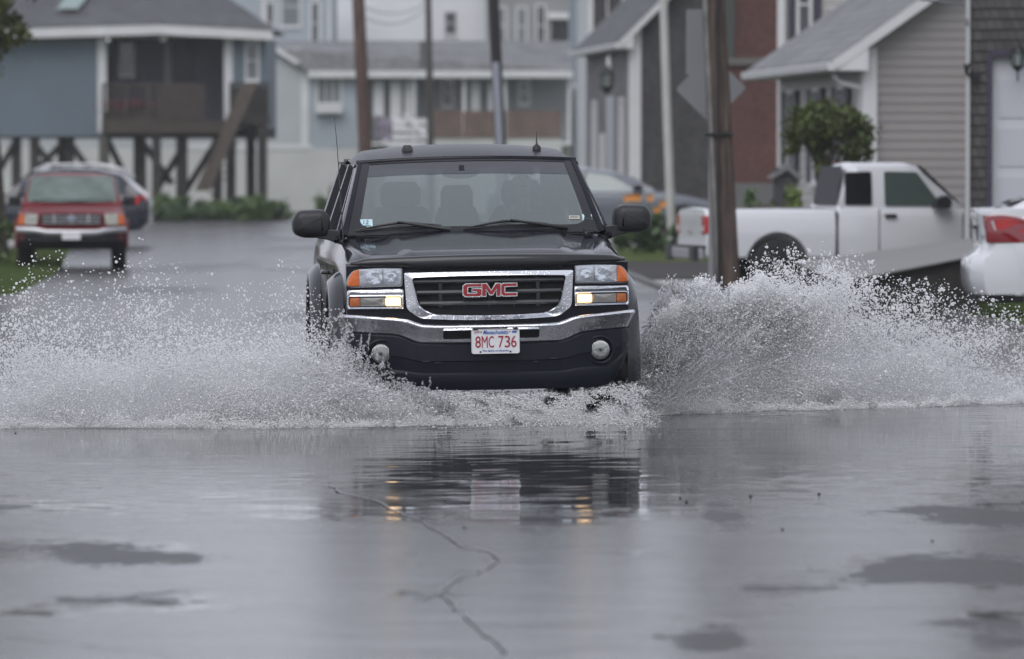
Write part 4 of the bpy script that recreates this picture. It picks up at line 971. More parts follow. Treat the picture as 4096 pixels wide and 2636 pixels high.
def siding(name, m, parent, x0, x1, z0, z1, pitch=.13, top=None, y=0.0, face='front', x=0.0, lip=.02, left=None):
    """lapped boards; top(z) -> (xa, xb) clips a row (gables). face 'front' looks to -y, 'left' looks to -x (x0..x1 are then y)"""
    g = G(); n = max(1, int(round((z1-z0)/pitch))); h = (z1-z0)/n
    def P(a, d, z): return (a, y-d, z) if face == 'front' else ((x-d, a, z) if face == 'left' else (x+d, a, z))
    for k in range(n):
        za, zb = z0+k*h, z0+(k+1)*h
        a0, a1 = (x0, x1) if top is None else top(za); b0, b1 = (x0, x1) if top is None else top(zb)
        a0, a1 = max(a0, x0), min(a1, x1); b0, b1 = max(b0, x0), min(b1, x1)
        if a1 <= a0: continue
        if b1 < b0: b0 = b1 = (b0+b1)/2
        g.add([P(a0, lip, za), P(a1, lip, za), P(b1, .002, zb), P(b0, .002, zb), P(a0, 0, za), P(a1, 0, za)], [(0, 1, 2, 3), (4, 5, 1, 0)])
    return g.out(name, m, parent)
def window(parent, x0, x1, z0, z1, y=0.0, face='front', x=0.0, fw=.07, pane=None, frame=None, mull=1, mid=True, name='window', depth=.05):
    pane = pane or glassd; frame = frame or trim
    def bx(g, a0, a1, d0, d1, zz0, zz1):
        if face == 'front': g.box(a0, a1, y-d1, y-d0, zz0, zz1)
        else: g.box(x-d1, x-d0, a0, a1, zz0, zz1)
    g = G(); bx(g, x0, x1, -.02, .02, z0, z1); o = g.out(name, pane, parent)
    g = G(); bx(g, x0-fw, x0, -.01, depth, z0-fw, z1+fw); bx(g, x1, x1+fw, -.01, depth, z0-fw, z1+fw); bx(g, x0, x1, -.01, depth, z1, z1+fw); bx(g, x0, x1, -.01, depth, z0-fw, z0)
    if mid: bx(g, x0, x1, .0, depth-.012, (z0+z1)/2-.02, (z0+z1)/2+.02)
    for k in range(1, mull): 
        xx = x0+(x1-x0)*k/mull; bx(g, xx-.02, xx+.02, .0, depth-.008, z0, z1)
    g.out('frame', frame, o)
    g = G(); bx(g, x0-fw-.03, x1+fw+.03, 0, depth+.05, z0-fw-.05, z0-fw); g.out('sill', frame, o)
    return o

# ---- A: house on piles (left)
D = 185; sA = F0/D
HA = house('beach_house', 'blue grey house raised on dark wooden piles with a brown deck', wx(373, D), D)
fx = lambda p: (p-373)/sA
fz = lambda p: wz(p, D)
blue = mat('blue_grey_siding', (.115, .15, .185), .6, var=.08, vs=.8); wood_dk = mat('dark_wet_wood', (.028, .025, .024), .7, var=.4, vs=3, bump=.3, bs=8)
wood_br = mat('brown_deck_wood', (.05, .038, .032), .7, var=.3, vs=2, bump=.3, bs=8); wood_tan = mat('tan_wood', (.085, .066, .055), .7, var=.25, vs=3)
siding('wall', blue, HA, fx(-160), fx(240), fz(318), fz(84), .13)
siding('wall', blue, HA, fx(535), fx(622), fz(300), fz(84), .13)
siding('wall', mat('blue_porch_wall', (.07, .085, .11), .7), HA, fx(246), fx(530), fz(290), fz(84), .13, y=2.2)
G().box(fx(246), fx(530), -.25, 2.2, fz(88), fz(84)).out('porch_ceiling', mat('porch_ceiling', (.12, .12, .13), .8), HA)
G().box(fx(-160), fx(622), .02, 8, fz(322), fz(312)).out('floor_slab', wood_dk, HA)
g = G(); g.box(fx(-160), fx(-159), .02, 8, fz(318), fz(84)); g.box(fx(621), fx(622), .02, 8, fz(300), fz(84)); g.box(fx(-160), fx(622), 7.9, 8, fz(318), fz(84)); g.out('wall', blue, HA)
G().box(fx(229), fx(250), -.05, .12, fz(310), fz(84)).out('corner_board', trim, HA)
G().box(fx(524), fx(545), -.05, .12, fz(290), fz(84)).out('post', trim, HA)
g = G()
zc, ze = fz(60), fz(72)
g.add([(fx(-160), -.75, ze-.35), (fx(373), -.75, zc-.30), (fx(640), -.75, ze-.32), (fx(640), -.75, ze), (fx(373), -.75, zc+.02), (fx(-160), -.75, ze-.03),
       (fx(-160), -.60, ze-.35), (fx(373), -.60, zc-.30), (fx(640), -.60, ze-.32), (fx(640), -.60, ze), (fx(373), -.60, zc+.02), (fx(-160), -.60, ze-.03)],
      [(0,1,4,5),(1,2,3,4),(6,11,10,7),(7,10,9,8),(5,4,10,11),(4,3,9,10),(0,6,7,1),(1,7,8,2),(0,5,11,6),(2,8,9,3)])
g.out('fascia', trim, HA)
G().box(fx(-160), fx(638), -.58, .0, fz(88), fz(85)).out('soffit', mat('soffit', (.35, .36, .38), .7), HA)
zr = fz(-40)
g = G(); g.add([(fx(-165), -.78, ze-.02), (fx(373), -.78, zc+.03), (fx(645), -.78, ze+.0), (fx(480), 4, zr), (fx(-60), 4, zr), (fx(645), 8.6, ze), (fx(-165), 8.6, ze)],
              [(0, 1, 3, 4), (1, 2, 3), (2, 5, 3), (5, 6, 4, 3), (6, 0, 4)])
RFA = g.out('roof', roof_dark, HA)
def onroofA(px, t): return (fx(px), -.78 + 4.78*t, (zc+.03) + (zr-zc-.03)*t + .07)
g = G(); g.add([onroofA(128, .34), onroofA(178, .34), onroofA(200, .80), onroofA(150, .80)], [(0, 1, 2, 3)]); g.out('skylight', mat('skylight', (.17, .24, .22), .2), RFA)
window(HA, fx(272), fx(300), fz(172), fz(100), y=2.19, pane=glassd, mid=True)
window(HA, fx(578), fx(602), fz(185), fz(98), y=0, pane=glassg)
g = G(); g.box(fx(395), fx(440), 2.1, 2.19, fz(270), fz(96)); g.out('door', mat('dark_door', (.03, .028, .03), .5), HA)
g = G(); g.box(fx(375), fx(392), 2.1, 2.18, fz(200), fz(96)); g.out('door_panel', mat('panel_grey', (.22, .24, .25), .5), HA)
DK = G().box(fx(246), fx(540), -1.5, 2.2, fz(312), fz(282)).out('deck', wood_br, HA)
def rail(name, a0, a1, zb, zt, y, m, parent, n=18, solid=False):
    g = G(); g.box(a0, a1, y-.04, y+.04, zt-.08, zt); g.box(a0, a1, y-.03, y+.03, zb, zb+.08)
    for k in range(n+1):
        a = a0 + (a1-a0)*k/n; w_ = .05 if k % 6 == 0 else .022
        g.box(a-w_, a+w_, y-.02, y+.02, zb, zt)
    return g.out(name, m, parent)
rail('railing', fx(250), fx(372), fz(284), fz(196), -1.46, wood_br, DK, 14); 
G().box(fx(374), fx(486), -1.50, -1.44, fz(284), fz(196)).out('privacy_screen', mat('brown_boards', (.045, .035, .03), .8, var=.25, vs=4), DK)
LD = G().box(fx(546), fx(632), -1.6, .0, fz(292), fz(268)).out('landing', wood_dk, HA)
rail('railing', fx(546), fx(632), fz(270), fz(194), -1.56, wood_dk, LD, 8)
G().box(fx(548), fx(630), -1.53, -1.50, fz(268), fz(205)).out('landing_screen', wood_dk, LD)
g = G()
for dx in (0, 1):
    a0, a1 = fx(572)+dx*.25, fx(462)+dx*.25
    y = -1.7 - dx*.9
    g.add([(a0, y, fz(196)), (a0+.3, y, fz(196)), (a1+.3, y, fz(445)), (a1, y, fz(445)), (a0, y+.08, fz(196)), (a0+.3, y+.08, fz(196)), (a1+.3, y+.08, fz(445)), (a1, y+.08, fz(445))], [(0,3,2,1),(4,5,6,7),(0,1,5,4),(1,2,6,5),(2,3,7,6),(3,0,4,7)])
ST = g.out('stair_rail', wood_tan, HA)
g = G()
for k in range(13):
    t = k/13; a = fx(566)*(1-t)+fx(485)*t; z = fz(285)*(1-t)+fz(500)*t; g.box(a-.1, a+.25, -2.55, -1.65, z-.05, z)
g.out('stairs', wood_dk, HA)
zfl = fz(318)
for p, y in ((-60, .4), (36, .5), (80, .3), (160, .6), (330, .2), (430, -.6), (505, 1.0), (545, -1.4), (618, -1.4), (118, 5), (300, 5), (400, 5.5), (570, 5)):
    top = zfl if p < 540 else fz(290)
    G().box(fx(p)-.15, fx(p)+.15, y-.15, y+.15, -.02, top).out('pile', wood_dk, HA)
g = G(); g.box(fx(244)-.16, fx(244)+.16, -.2, .12, -.02, zfl); G().box(fx(372)-.14, fx(372)+.14, -1.4, -1.12, -.02, fz(312)).out('pile', wood_dk, HA); g.out('pile', mat('grey_wood', (.10, .095, .085), .7, var=.3, vs=3), HA)
def brace(p0, q0, p1, q1, y):
    g = G(); a, b_ = Vector((fx(p0), y, fz(q0))), Vector((fx(p1), y, fz(q1))); g.tube([a, b_], .11, 4); g.out('brace', wood_dk, HA)
brace(36, 330, -20, 430, .2); brace(80, 335, 150, 420, .1); brace(150, 330, 40, 440, .4); brace(160, 330, 230, 430, .3); brace(250, 325, 300, 430, .2); brace(330, 330, 400, 430, .5); brace(430, 335, 360, 450, .8); brace(505, 330, 430, 450, .4)
for nm, p in (('flower_box', 312),):
    FB = thing('flower_box', 'wooden flower box with pink blooms on the raised deck', 'flower box', (0, 0, 0)); FB.location = (HA.location.x + fx(p), D-1.25, fz(282))
    G().box(-.9, .9, -.15, .15, 0, .3).out('box', wood_dk, FB)
    P = rng.normal(size=(260, 3))*(.42, .10, .09) + (0, 0, .42); fcloud('leaves', P, mat('leaf_dark', (.03, .05, .02), .7), .06, FB)
    P = rng.normal(size=(240, 3))*(.42, .10, .08) + (0, -.05, .50); fcloud('blooms', P, mat('pink_bloom', (.35, .03, .09), .6), .06, FB)
G().lathe([(.10, 0), (.12, .08), (.06, .16)], (fx(385), -.4, fz(98)), 'z', 14).out('porch_lamp', mat('lamp_glass_white', (.6, .6, .6), .3), HA)

# ---- B: pale house with long grey roof (centre left)
D = 205; sB = F0/D
HB = house('cottage', 'pale grey blue cottage with a long low grey roof behind the utility poles', wx(720, D), D)
fx = lambda p: (p-720)/sB
fz = lambda p: wz(p, D)
pale = mat('pale_blue_siding', (.34, .38, .42), .6, var=.06, vs=.7); pale2 = mat('pale_grey_siding', (.42, .44, .46), .6, var=.06, vs=.7)
stucco = mat('white_stucco', (.52, .52, .51), .8, var=.08, vs=.8)
siding('wall', pale2, HB, fx(-200), fx(704), fz(348), fz(112), .16)
siding('wall', pale, HB, fx(722), fx(838), fz(345), fz(168), .16)
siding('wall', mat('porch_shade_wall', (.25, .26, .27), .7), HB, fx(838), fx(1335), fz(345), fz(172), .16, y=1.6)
G().box(fx(-200), fx(838), -.02, .15, -.02, fz(348)).out('foundation', stucco, HB); G().box(fx(838), fx(1335), 1.55, 1.8, -.02, fz(340)).out('foundation', stucco, HB)
G().box(fx(704), fx(722), -.06, .1, fz(345), fz(150)).out('corner_board', trim, HB)
G().box(fx(430), fx(730), -.05, -.02, fz(350), fz(338)).out('skirt_board', trim, HB)
g = G(); g.add([(fx(640), -.3, fz(118)), (fx(640), -.3, fz(106)), (fx(728), -.3, fz(160)), (fx(728), -.3, fz(174)), (fx(640), -.15, fz(118)), (fx(640), -.15, fz(106)), (fx(728), -.15, fz(160)), (fx(728), -.15, fz(174))], [(0,3,2,1),(4,5,6,7),(0,1,5,4),(1,2,6,5),(2,3,7,6),(3,0,4,7)]); g.out('rake_board', trim, HB)
g = G(); g.add([(fx(722), -.4, fz(164)), (fx(1338), -.4, fz(164)), (fx(1338), 4.5, fz(90)), (fx(600), 4.5, fz(90)), (fx(634), -.1, fz(112)), (fx(722), 9, fz(164)), (fx(1338), 9, fz(164))], [(0, 1, 2, 3, 4), (2, 3, 5, 6)])
RB_ = g.out('roof', roof_mid, HB); RB_.modifiers.new('t', 'SOLIDIFY').thickness = .12
G().box(fx(722), fx(1338), -.46, -.40, fz(182), fz(166)).out('gutter', trim, HB)
window(HB, fx(744), fx(795), fz(240), fz(184), y=0, pane=glassg, mull=3, mid=False)
G().box(fx(738), fx(802), -.45, -.1, fz(264), fz(250)).out('window_box', trim, HB)
for a, b_ in ((872, 897), (912, 938), (946, 962)):
    G().box(fx(a), fx(b_), .2, .3, fz(275), fz(190)).out('porch_panel', trim, HB)
for a in (1100, 1140): G().box(fx(a), fx(a+22), .2, .3, fz(262), fz(190)).out('porch_panel', mat('panel_pale', (.45, .46, .47), .6), HB)
window(HB, fx(1035), fx(1055), fz(245), fz(184), y=1.58); window(HB, fx(1215), fx(1235), fz(240), fz(190), y=1.58, pane=glassg)
for a in (840, 968, 1085, 1180, 1330): G().box(fx(a)-.06, fx(a)+.06, -.1, .02, fz(340), fz(182)).out('porch_post', trim, HB)
G().box(fx(838), fx(1335), -.2, 1.6, fz(340), fz(332)).out('porch_floor', trim, HB)
# white stair in front
g = G()
for k in range(9): z = fz(278)-(fz(278)-.0)*k/9*.75; g.box(fx(905), fx(1000)+k*.0, -1.0-k*.28, -.7-k*.28, z-.18, z)
STB = g.out('stairs', trim, HB)
g = G(); g.add([(fx(945), -.9, fz(272)), (fx(1002), -3.4, fz(330)), (fx(1002), -3.4, fz(322)), (fx(945), -.9, fz(264))], [(0, 1, 2, 3)]); g.modifiers = None
o_ = g.out('stair_rail', trim, HB); o_.modifiers.new('t', 'SOLIDIFY').thickness = .08
g = G(); g.box(fx(893), fx(948), -.95, -.9, fz(340), fz(276)); g.out('stair_side', trim, HB)
# peach house glimpsed on the right behind the fence
D2 = 222; HP = house('cottage', 'small peach coloured cottage beyond the brown board fence', wx(1300, D2), D2)
f2 = lambda p: (p-1300)/(F0/D2); z2 = lambda p: wz(p, D2)
siding('wall', mat('peach_siding', (.42, .29, .22), .7), HP, f2(1235), f2(1345), -.02, z2(150), .2)
window(HP, f2(1276), f2(1294), z2(240), z2(172)); window(HP, f2(1315), f2(1328), z2(235), z2(175), pane=glassg)
G().box(f2(1225), f2(1350), -.4, -.3, z2(160), z2(146)).out('fascia', trim, HP)
g = G(); g.add([(f2(1222), -.4, z2(148)), (f2(1350), -.4, z2(148)), (f2(1350), 4, z2(110)), (f2(1222), 4, z2(110))], [(0, 1, 2, 3)]); g.out('roof', roof_grey, HP)
# two-storey block behind B, left: pale blue with tall narrow windows
D3 = 235; HC = house('house', 'tall pale blue grey house with narrow dark windows above the cottage roof', wx(700, D3), D3)
f3 = lambda p: (p-700)/(F0/D3); z3 = lambda p: wz(p, D3)
siding('wall', pale, HC, f3(420), f3(776), -.02, z3(-60), .18)
g = G(); g.box(f3(420), f3(776), .05, 7, -.02, z3(-60)); g.out('core', pale, HC)
for a in (625, 730): window(HC, f3(a), f3(a+14), z3(102), z3(8), fw=.10)
window(HC, f3(660), f3(700), z3(60), z3(-30), pane=glassg); G().box(f3(598), f3(780), -.1, -.02, z3(116), z3(106)).out('band_board', trim, HC)
for a in (612, 768): G().box(f3(a), f3(a+7), -.08, -.02, z3(110), z3(-60)).out('corner_board', trim, HC)
g = G(); g.add([(f3(410), -.4, z3(-60)), (f3(782), -.4, z3(-60)), (f3(782), 3.5, z3(-120)), (f3(410), 3.5, z3(-120)), (f3(410), 7.4, z3(-60)), (f3(782), 7.4, z3(-60))], [(0, 1, 2, 3), (3, 2, 5, 4)]); g.out('roof', roof_grey, HC)
# white two-storey house
D4 = 245; HD = house('house', 'white house with one dark window behind the middle utility pole', wx(950, D4), D4)
f4 = lambda p: (p-950)/(F0/D4); z4 = lambda p: wz(p, D4)
siding('wall', mat('white_siding', (.74, .75, .77), .6, var=.05, vs=.5), HD, f4(776), f4(1135), -.02, z4(-80), .2)
g = G(); g.box(f4(776), f4(1135), .05, 8, -.02, z4(-80)); g.out('core', MATS['white_siding'], HD)
window(HD, f4(1041), f4(1065), z4(80), z4(30)); window(HD, f4(840), f4(900), z4(-30), z4(-70), pane=glassg)
g = G(); g.add([(f4(770), -.4, z4(-80)), (f4(1140), -.4, z4(-80)), (f4(1140), 4, z4(-150)), (f4(770), 4, z4(-150)), (f4(770), 8.4, z4(-80)), (f4(1140), 8.4, z4(-80))], [(0, 1, 2, 3), (3, 2, 5, 4)]); g.out('roof', roof_grey, HD)
# grey shingled house with recessed porch
D5 = 238; HE = house('house', 'grey shingled two storey house behind the black utility pole', wx(1240, D5), D5)
f5 = lambda p: (p-1240)/(F0/D5); z5 = lambda p: wz(p, D5)
siding('wall', mat('greige_shingle', (.26, .265, .27), .7, var=.08, vs=1), HE, f5(1136), f5(1288), -.02, z5(-60), .2)
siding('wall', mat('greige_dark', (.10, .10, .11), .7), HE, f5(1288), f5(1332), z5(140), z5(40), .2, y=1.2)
siding('wall', MATS['greige_shingle'], HE, f5(1288), f5(1345), z5(40), z5(-60), .2); siding('wall', MATS['greige_shingle'], HE, f5(1288), f5(1345), -.02, z5(130), .2)
g = G(); g.box(f5(1136), f5(1288), .05, 8, -.02, z5(-60)); g.box(f5(1288), f5(1345), 1.3, 8, -.02, z5(-60)); g.out('core', MATS['greige_shingle'], HE)
window(HE, f5(1210), f5(1228), z5(105), z5(20), pane=glassg); window(HE, f5(1256), f5(1272), z5(105), z5(15)); window(HE, f5(1165), f5(1180), z5(100), z5(20), pane=glassg)
G().box(f5(1280), f5(1340), -.15, .05, z5(45), z5(30)).out('beam', trim, HE); G().box(f5(1136), f5(1345), -.15, -.02, z5(140), z5(128)).out('band_board', trim, HE)
g = G(); g.add([(f5(1130), -.4, z5(-60)), (f5(1350), -.4, z5(-60)), (f5(1350), 4, z5(-130)), (f5(1130), 4, z5(-130)), (f5(1130), 8.4, z5(-60)), (f5(1350), 8.4, z5(-60))], [(0, 1, 2, 3), (3, 2, 5, 4)]); g.out('roof', roof_grey, HE)
# blue-grey block right of it
D6 = 215; HF = house('house', 'blue grey house glimpsed left of the lantern post', wx(1350, D6), D6)
f6 = lambda p: (p-1350)/(F0/D6); z6 = lambda p: wz(p, D6)
siding('wall', mat('slate_blue_siding', (.20, .235, .27), .6), HF, f6(1332), f6(1420), -.02, z6(-60), .18)
G().box(f6(1332), f6(1420), .05, 6, -.02, z6(-60)).out('core', MATS['slate_blue_siding'], HF)
G().box(f6(1345), f6(1362), -.6, -.4, -.02, z6(205)).out('post', trim, HF); G().box(f6(1338), f6(1380), -.6, -.3, z6(210), z6(195)).out('beam', trim, HF)
g = G(); g.add([(f6(1325), -.4, z6(-60)), (f6(1425), -.4, z6(-60)), (f6(1425), 3, z6(-120)), (f6(1325), 3, z6(-120))], [(0, 1, 2, 3)]); g.out('roof', roof_grey, HF)
# brown board fence
DFn = 196; g = G(); a0, a1 = wx(1000, DFn), wx(1312, DFn)
n = 34
for k in range(n):
    x0 = a0+(a1-a0)*k/n; x1 = a0+(a1-a0)*(k+1)/n-.02; g.box(x0, x1, DFn, DFn+.03, wz(322, DFn), wz(258, DFn)+rng.uniform(-.03, .03))
FNC = tag(bpy.data.objects.new('board_fence', None), 'brown board fence screen raised on a white base', 'fence'); link(FNC); g.out('boards', mat('brown_fence', (.15, .10, .078), .8, var=.3, vs=2), FNC)
G().box(a0, a1, DFn+.05, DFn+.25, -.02, wz(322, DFn)).out('base', stucco, FNC)
# ---- grey shingled gable house (centre right) and its rotated side
def sidehouse(nm, label, X, Y, rz, Wd, L, zw, pitch, eo, mats, rake_y=-.35, sid=.13):
    """gable end faces the camera; left wall recedes"""
    H = house(nm, label, X, Y, rz); mw, ml, mr = mats; half = Wd/2
    zr = zw + pitch*half
    top = lambda z: (0, Wd) if z <= zw else ((z-zw)/pitch, Wd-(z-zw)/pitch)
    siding('gable_wall', mw, H, 0, Wd, -.02, zr, sid, top=top)
    siding('side_wall', ml, H, 0, L, -.02, zw, sid, face='left', x=0)
    siding('side_wall', ml, H, 0, L, -.02, zw, sid, face='right', x=Wd)
    G().box(.0, Wd, L, L+.1, -.02, zw).out('back_wall', ml, H)
    # roof slopes as slabs
    g = G()
    for s in (0, 1):
        def X_(x): return x if s == 0 else Wd-x
        e = (X_(-eo), zw - eo*pitch); r_ = (X_(half), zr); V = []
        for y in (rake_y, L+.3):
            for (x, z), dz in ((e, .05), (r_, .05), (r_, .20), (e, .20)): V.append((x, y, z+dz))
        g.add(V, [(0,1,2,3),(7,6,5,4),(0,4,5,1),(1,5,6,2),(2,6,7,3),(3,7,4,0)])
    RR = g.out('roof', mr, H)
    for s in (0, 1):
        g = G(); X_ = (lambda x: x) if s == 0 else (lambda x: Wd-x)
        V = []
        for y in (rake_y-.05, rake_y-.003):
            for x, z in ((-eo, zw-eo*pitch+.0), (half, zr+.0), (half, zr+.19), (-eo, zw-eo*pitch+.19)): V.append((X_(x), y, z))
        g.add(V, [(0,1,2,3),(7,6,5,4),(0,4,5,1),(1,5,6,2),(2,6,7,3),(3,7,4,0)]); g.out('rake_board', trim, RR)
    # boxed eave: soffit, return and gutter
    g = G(); g.prism([(-eo+.06, zw-eo*pitch+.02), (.0, zw-eo*pitch+.02), (0, zw+.02)], rake_y-.04, L, 'y'); g.out('boxed_eave', trim, RR)
    g = G(); g.prism(roundpoly([(-eo-.12, zw-eo*pitch+.16), (-eo-.10, zw-eo*pitch+.02), (-eo+.02, zw-eo*pitch+.02), (-eo+.02, zw-eo*pitch+.16)], .02, 2), rake_y-.1, L+.2); g.out('gutter', trim, RR)
    return H
HG = sidehouse('house', 'weathered dark shingle house with a white rake board behind the grey sedan', wx(1476, 140), 140, 5, 7.5, 11, wz(84, 140), 1.0, .34, (shk_dark, shk_grey, roof_dark))
G().box(-.05, .22, -.10, -.02, -.02, wz(70, 140)).out('corner_board', trim, HG); G().box(-.06, -.02, -.08, .25, -.02, wz(95, 140)).out('corner_board', trim, HG)
for y0, y1, z0_, z1_ in ((1.5, 2.6, 1.3, 3.3), (4.2, 5.2, 1.3, 3.3), (8.2, 9.2, 1.3, 3.3)): window(HG, y0, y1, z0_, z1_, face='left', x=0, pane=mat('curtained', (.5, .5, .5), .4), depth=.06)
G().box(-.06, .0, 6.2, 7.2, .3, 2.5).out('door', trim, HG)
# upper cross wing with a dark window behind its eave
HH = house('house', 'white trimmed upper storey with a broad dark window above the porch roof', wx(1380, 168), 168)
f7 = lambda p: (p-1380)/(F0/168); z7 = lambda p: wz(p, 168)
siding('wall', pale2, HH, f7(1352), f7(1500), -.02, z7(-70), .16); G().box(f7(1352), f7(1500), .05, 6, -.02, z7(-70)).out('core', pale2, HH)
window(HH, f7(1386), f7(1452), z7(74), z7(-50), fw=.16, pane=mat('brown_dark_pane', (.05, .042, .045), .3), mid=False, mull=2)
G().box(f7(1462), f7(1478), -.12, .0, -.02, z7(-70)).out('corner_board', trim, HH)
g = G(); g.add([(f7(1345), -.4, z7(-70)), (f7(1505), -.4, z7(-70)), (f7(1505), 3, z7(-130)), (f7(1345), 3, z7(-130))], [(0, 1, 2, 3)]); g.out('roof', roof_grey, HH)
# ---- red brick building
DB = 126; HI = thing('building', 'red brown brick building between the shingle house and the beige house', 'building', (wx(1712, DB), DB, 0))
f8 = lambda p: (p-1712)/(F0/DB); z8 = lambda p: wz(p, DB)
G().box(f8(1690), f8(1900), 0, 6, .0, 11).out('wall', brick, HI); G().box(f8(1690), f8(1860), -.10, .02, -.02, z8(428)).out('foundation', mat('stone_grey', (.12, .12, .115), .8), HI)
G().box(f8(1690), f8(1792), -.12, .02, z8(152), z8(136)).out('ledge', mat('ledge_stone', (.13, .125, .115), .8), HI)
G().box(f8(1686), f8(1716), -.06, -.005, z8(136), 11).out('drain_board', mat('dark_green_wood', (.06, .065, .06), .8), HI)
# ---- beige sided house
beige = mat('beige_siding', (.265, .245, .238), .55, var=.05, vs=.6); cream = mat('cream_siding', (.42, .41, .40), .6, var=.05)
HJ = sidehouse('house', 'beige clapboard house with grey roof and dark purple shutters', wx(2020, 95), 95, 5, 7.0, 10.6, wz(112, 95), .70, .58, (beige, cream, roof_grey), sid=.155)
G().box(-.05, .19, -.12, -.02, -.02, wz(112, 95)).out('corner_board', trim, HJ); G().box(-.06, -.02, -.10, .18, -.02, wz(120, 95)).out('corner_board', trim, HJ)
purple = mat('purple_shutter', (.045, .038, .062), .6); 
for y0 in (1.9, 5.0, 8.3):
    window(HJ, y0, y0+.95, 1.45, 3.0, face='left', x=0, pane=glassg, depth=.06)
    for a in (y0-.50, y0+1.02): G().box(-.09, -.02, a, a+.42, 1.40, 3.05).out('shutter', purple, HJ)
g = G(); g.tube([(-.55, -.15, 3.20), (-.45, -.12, 3.08), (-.12, -.08, 3.0), (-.07, .02, 2.85), (-.09, .02, .2)], .045, 8); g.out('downspout', trim, HJ, smooth=60)
G().box(-.16, -.02, 8.0, 10.4, .0, .9).out('planter_wall', purple, HJ)
# rear wing with shuttered upstairs window
g = G(); HK = house('house', 'cream upper wing with purple shutters rising behind the beige house roof', wx(1822, 110), 110, -5)
siding('wall', cream, HK, 0, 3.2, -.02, 6.5, .15); G().box(0, 3.2, .05, 3, -.02, 6.5).out('core', cream, HK); G().box(-.05, .1, -.08, -.02, -.02, 6.5).out('corner_board', trim, HK)
window(HK, .38, .56, 4.0, 5.6); G().box(.16, .30, -.08, -.02, 3.9, 5.7).out('shutter', purple, HK); G().box(.64, .80, -.08, -.02, 3.9, 5.7).out('shutter', purple, HK)
g = G(); g.add([(-.3, -.3, 6.5), (3.4, -.3, 6.5), (3.4, 3, 8), (-.3, 3, 8)], [(0, 1, 2, 3)]); g.out('roof', roof_grey, HK)
# ---- dark shingled garage at the right edge
DG = 75; HL = thing('garage', 'weathered dark shingle garage with a white panelled door at the right edge', 'garage', (wx(2262, DG), DG, 0), R(-5.3))
f9 = lambda p: (p-2262)/(F0/DG); z9 = lambda p: wz(p, DG)
siding('wall', shk_dark, HL, f9(2264), f9(2306), .3, 7.8, .14); siding('wall', shk_dark, HL, f9(2306), f9(2900), z9(118), 7.8, .14)
G().box(f9(2264), f9(2900), .04, 6, z9(100), 7.8).out('core', shk_dark, HL); G().box(f9(2264), f9(2306), .04, 6, .0, z9(100)).out('core', shk_dark, HL)
g = G(); g.box(f9(2306), f9(2318), -.06, .10, .3, z9(118)); g.box(f9(2318), f9(2900), -.06, .10, z9(134), z9(118)); g.out('door_frame', purple, HL)
GD = G().box(f9(2318), f9(2900), .06, .12, .3, z9(134)).out('garage_door', mat('door_white', (.52, .53, .56), .5), HL)
g = G()
for r_ in range(4):
    for c_ in range(6):
        x0 = f9(2324)+c_*.62; zb = .42 + r_*.64
        g.box(x0+.05, x0+.55, .045, .06, zb, zb+.50)
g.out('door_panel', mat('panel_pale2', (.46, .47, .51), .5), GD)
G().box(f9(2256), f9(2266), -.10, .05, .0, 7.8).out('corner_board', mat('grey_trim', (.42, .43, .43), .5), HL)
def lantern(name, parent, x, y, z, h, m):
    g = G(); w_ = h*.22
    g.lathe([(w_*.25, 0), (w_, h*.18), (w_*1.1, h*.22)], (x, y, z), 'z', 6); g.lathe([(w_*1.3, h*.68), (w_*.9, h*.80), (w_*.2, h*.98), (.004, h*1.05)], (x, y, z), 'z', 6)
    for k in range(6):
        t = 2*PI*k/6; g.tube([(x+w_*math.cos(t), y+w_*math.sin(t), z+h*.2), (x+w_*1.15*math.cos(t), y+w_*1.15*math.sin(t), z+h*.7)], w_*.10, 4)
    g.tube([(x, y, z), (x, y, z-h*.35)], w_*.15, 5)
    o = g.out(name, m, parent); g = G(); g.lathe([(w_*.8, h*.22), (w_*.95, h*.68)], (x, y, z), 'z', 6); g.out('glass', mat('lantern_glass', (.22, .25, .24), .15), o); return o
iron = mat('black_iron', (.012, .015, .015), .5)
L1 = lantern('wall_lantern', HL, f9(2377), -.20, z9(168), .36, iron); g = G(); g.tube([(f9(2377), -.20, z9(108)), (f9(2377), -.14, z9(92)), (f9(2377), .0, z9(100))], .012, 5); g.out('bracket', iron, L1)
g = G(); g.tube([(f9(2264), -.2, z9(150)), (f9(2258), -.15, z9(172)), (f9(2272), -.1, z9(180)), (f9(2284), -.06, z9(175)), (f9(2284), -.06, z9(200))], .022, 6); g.tube([(f9(2258), -.15, z9(172)), (f9(2254), -.15, z9(150))], .02, 6); g.out('hose_bracket', iron, HL)
g = G(); g.tube([(f9(2150), .1, z9(-2)), (f9(2180), .05, z9(2)), (f9(2250), 0, z9(12)), (f9(2259), -.06, z9(30)), (f9(2259), -.11, z9(60))], .02, 6); g.out('cable', mat('grey_cable', (.12, .12, .13), .5), HL)
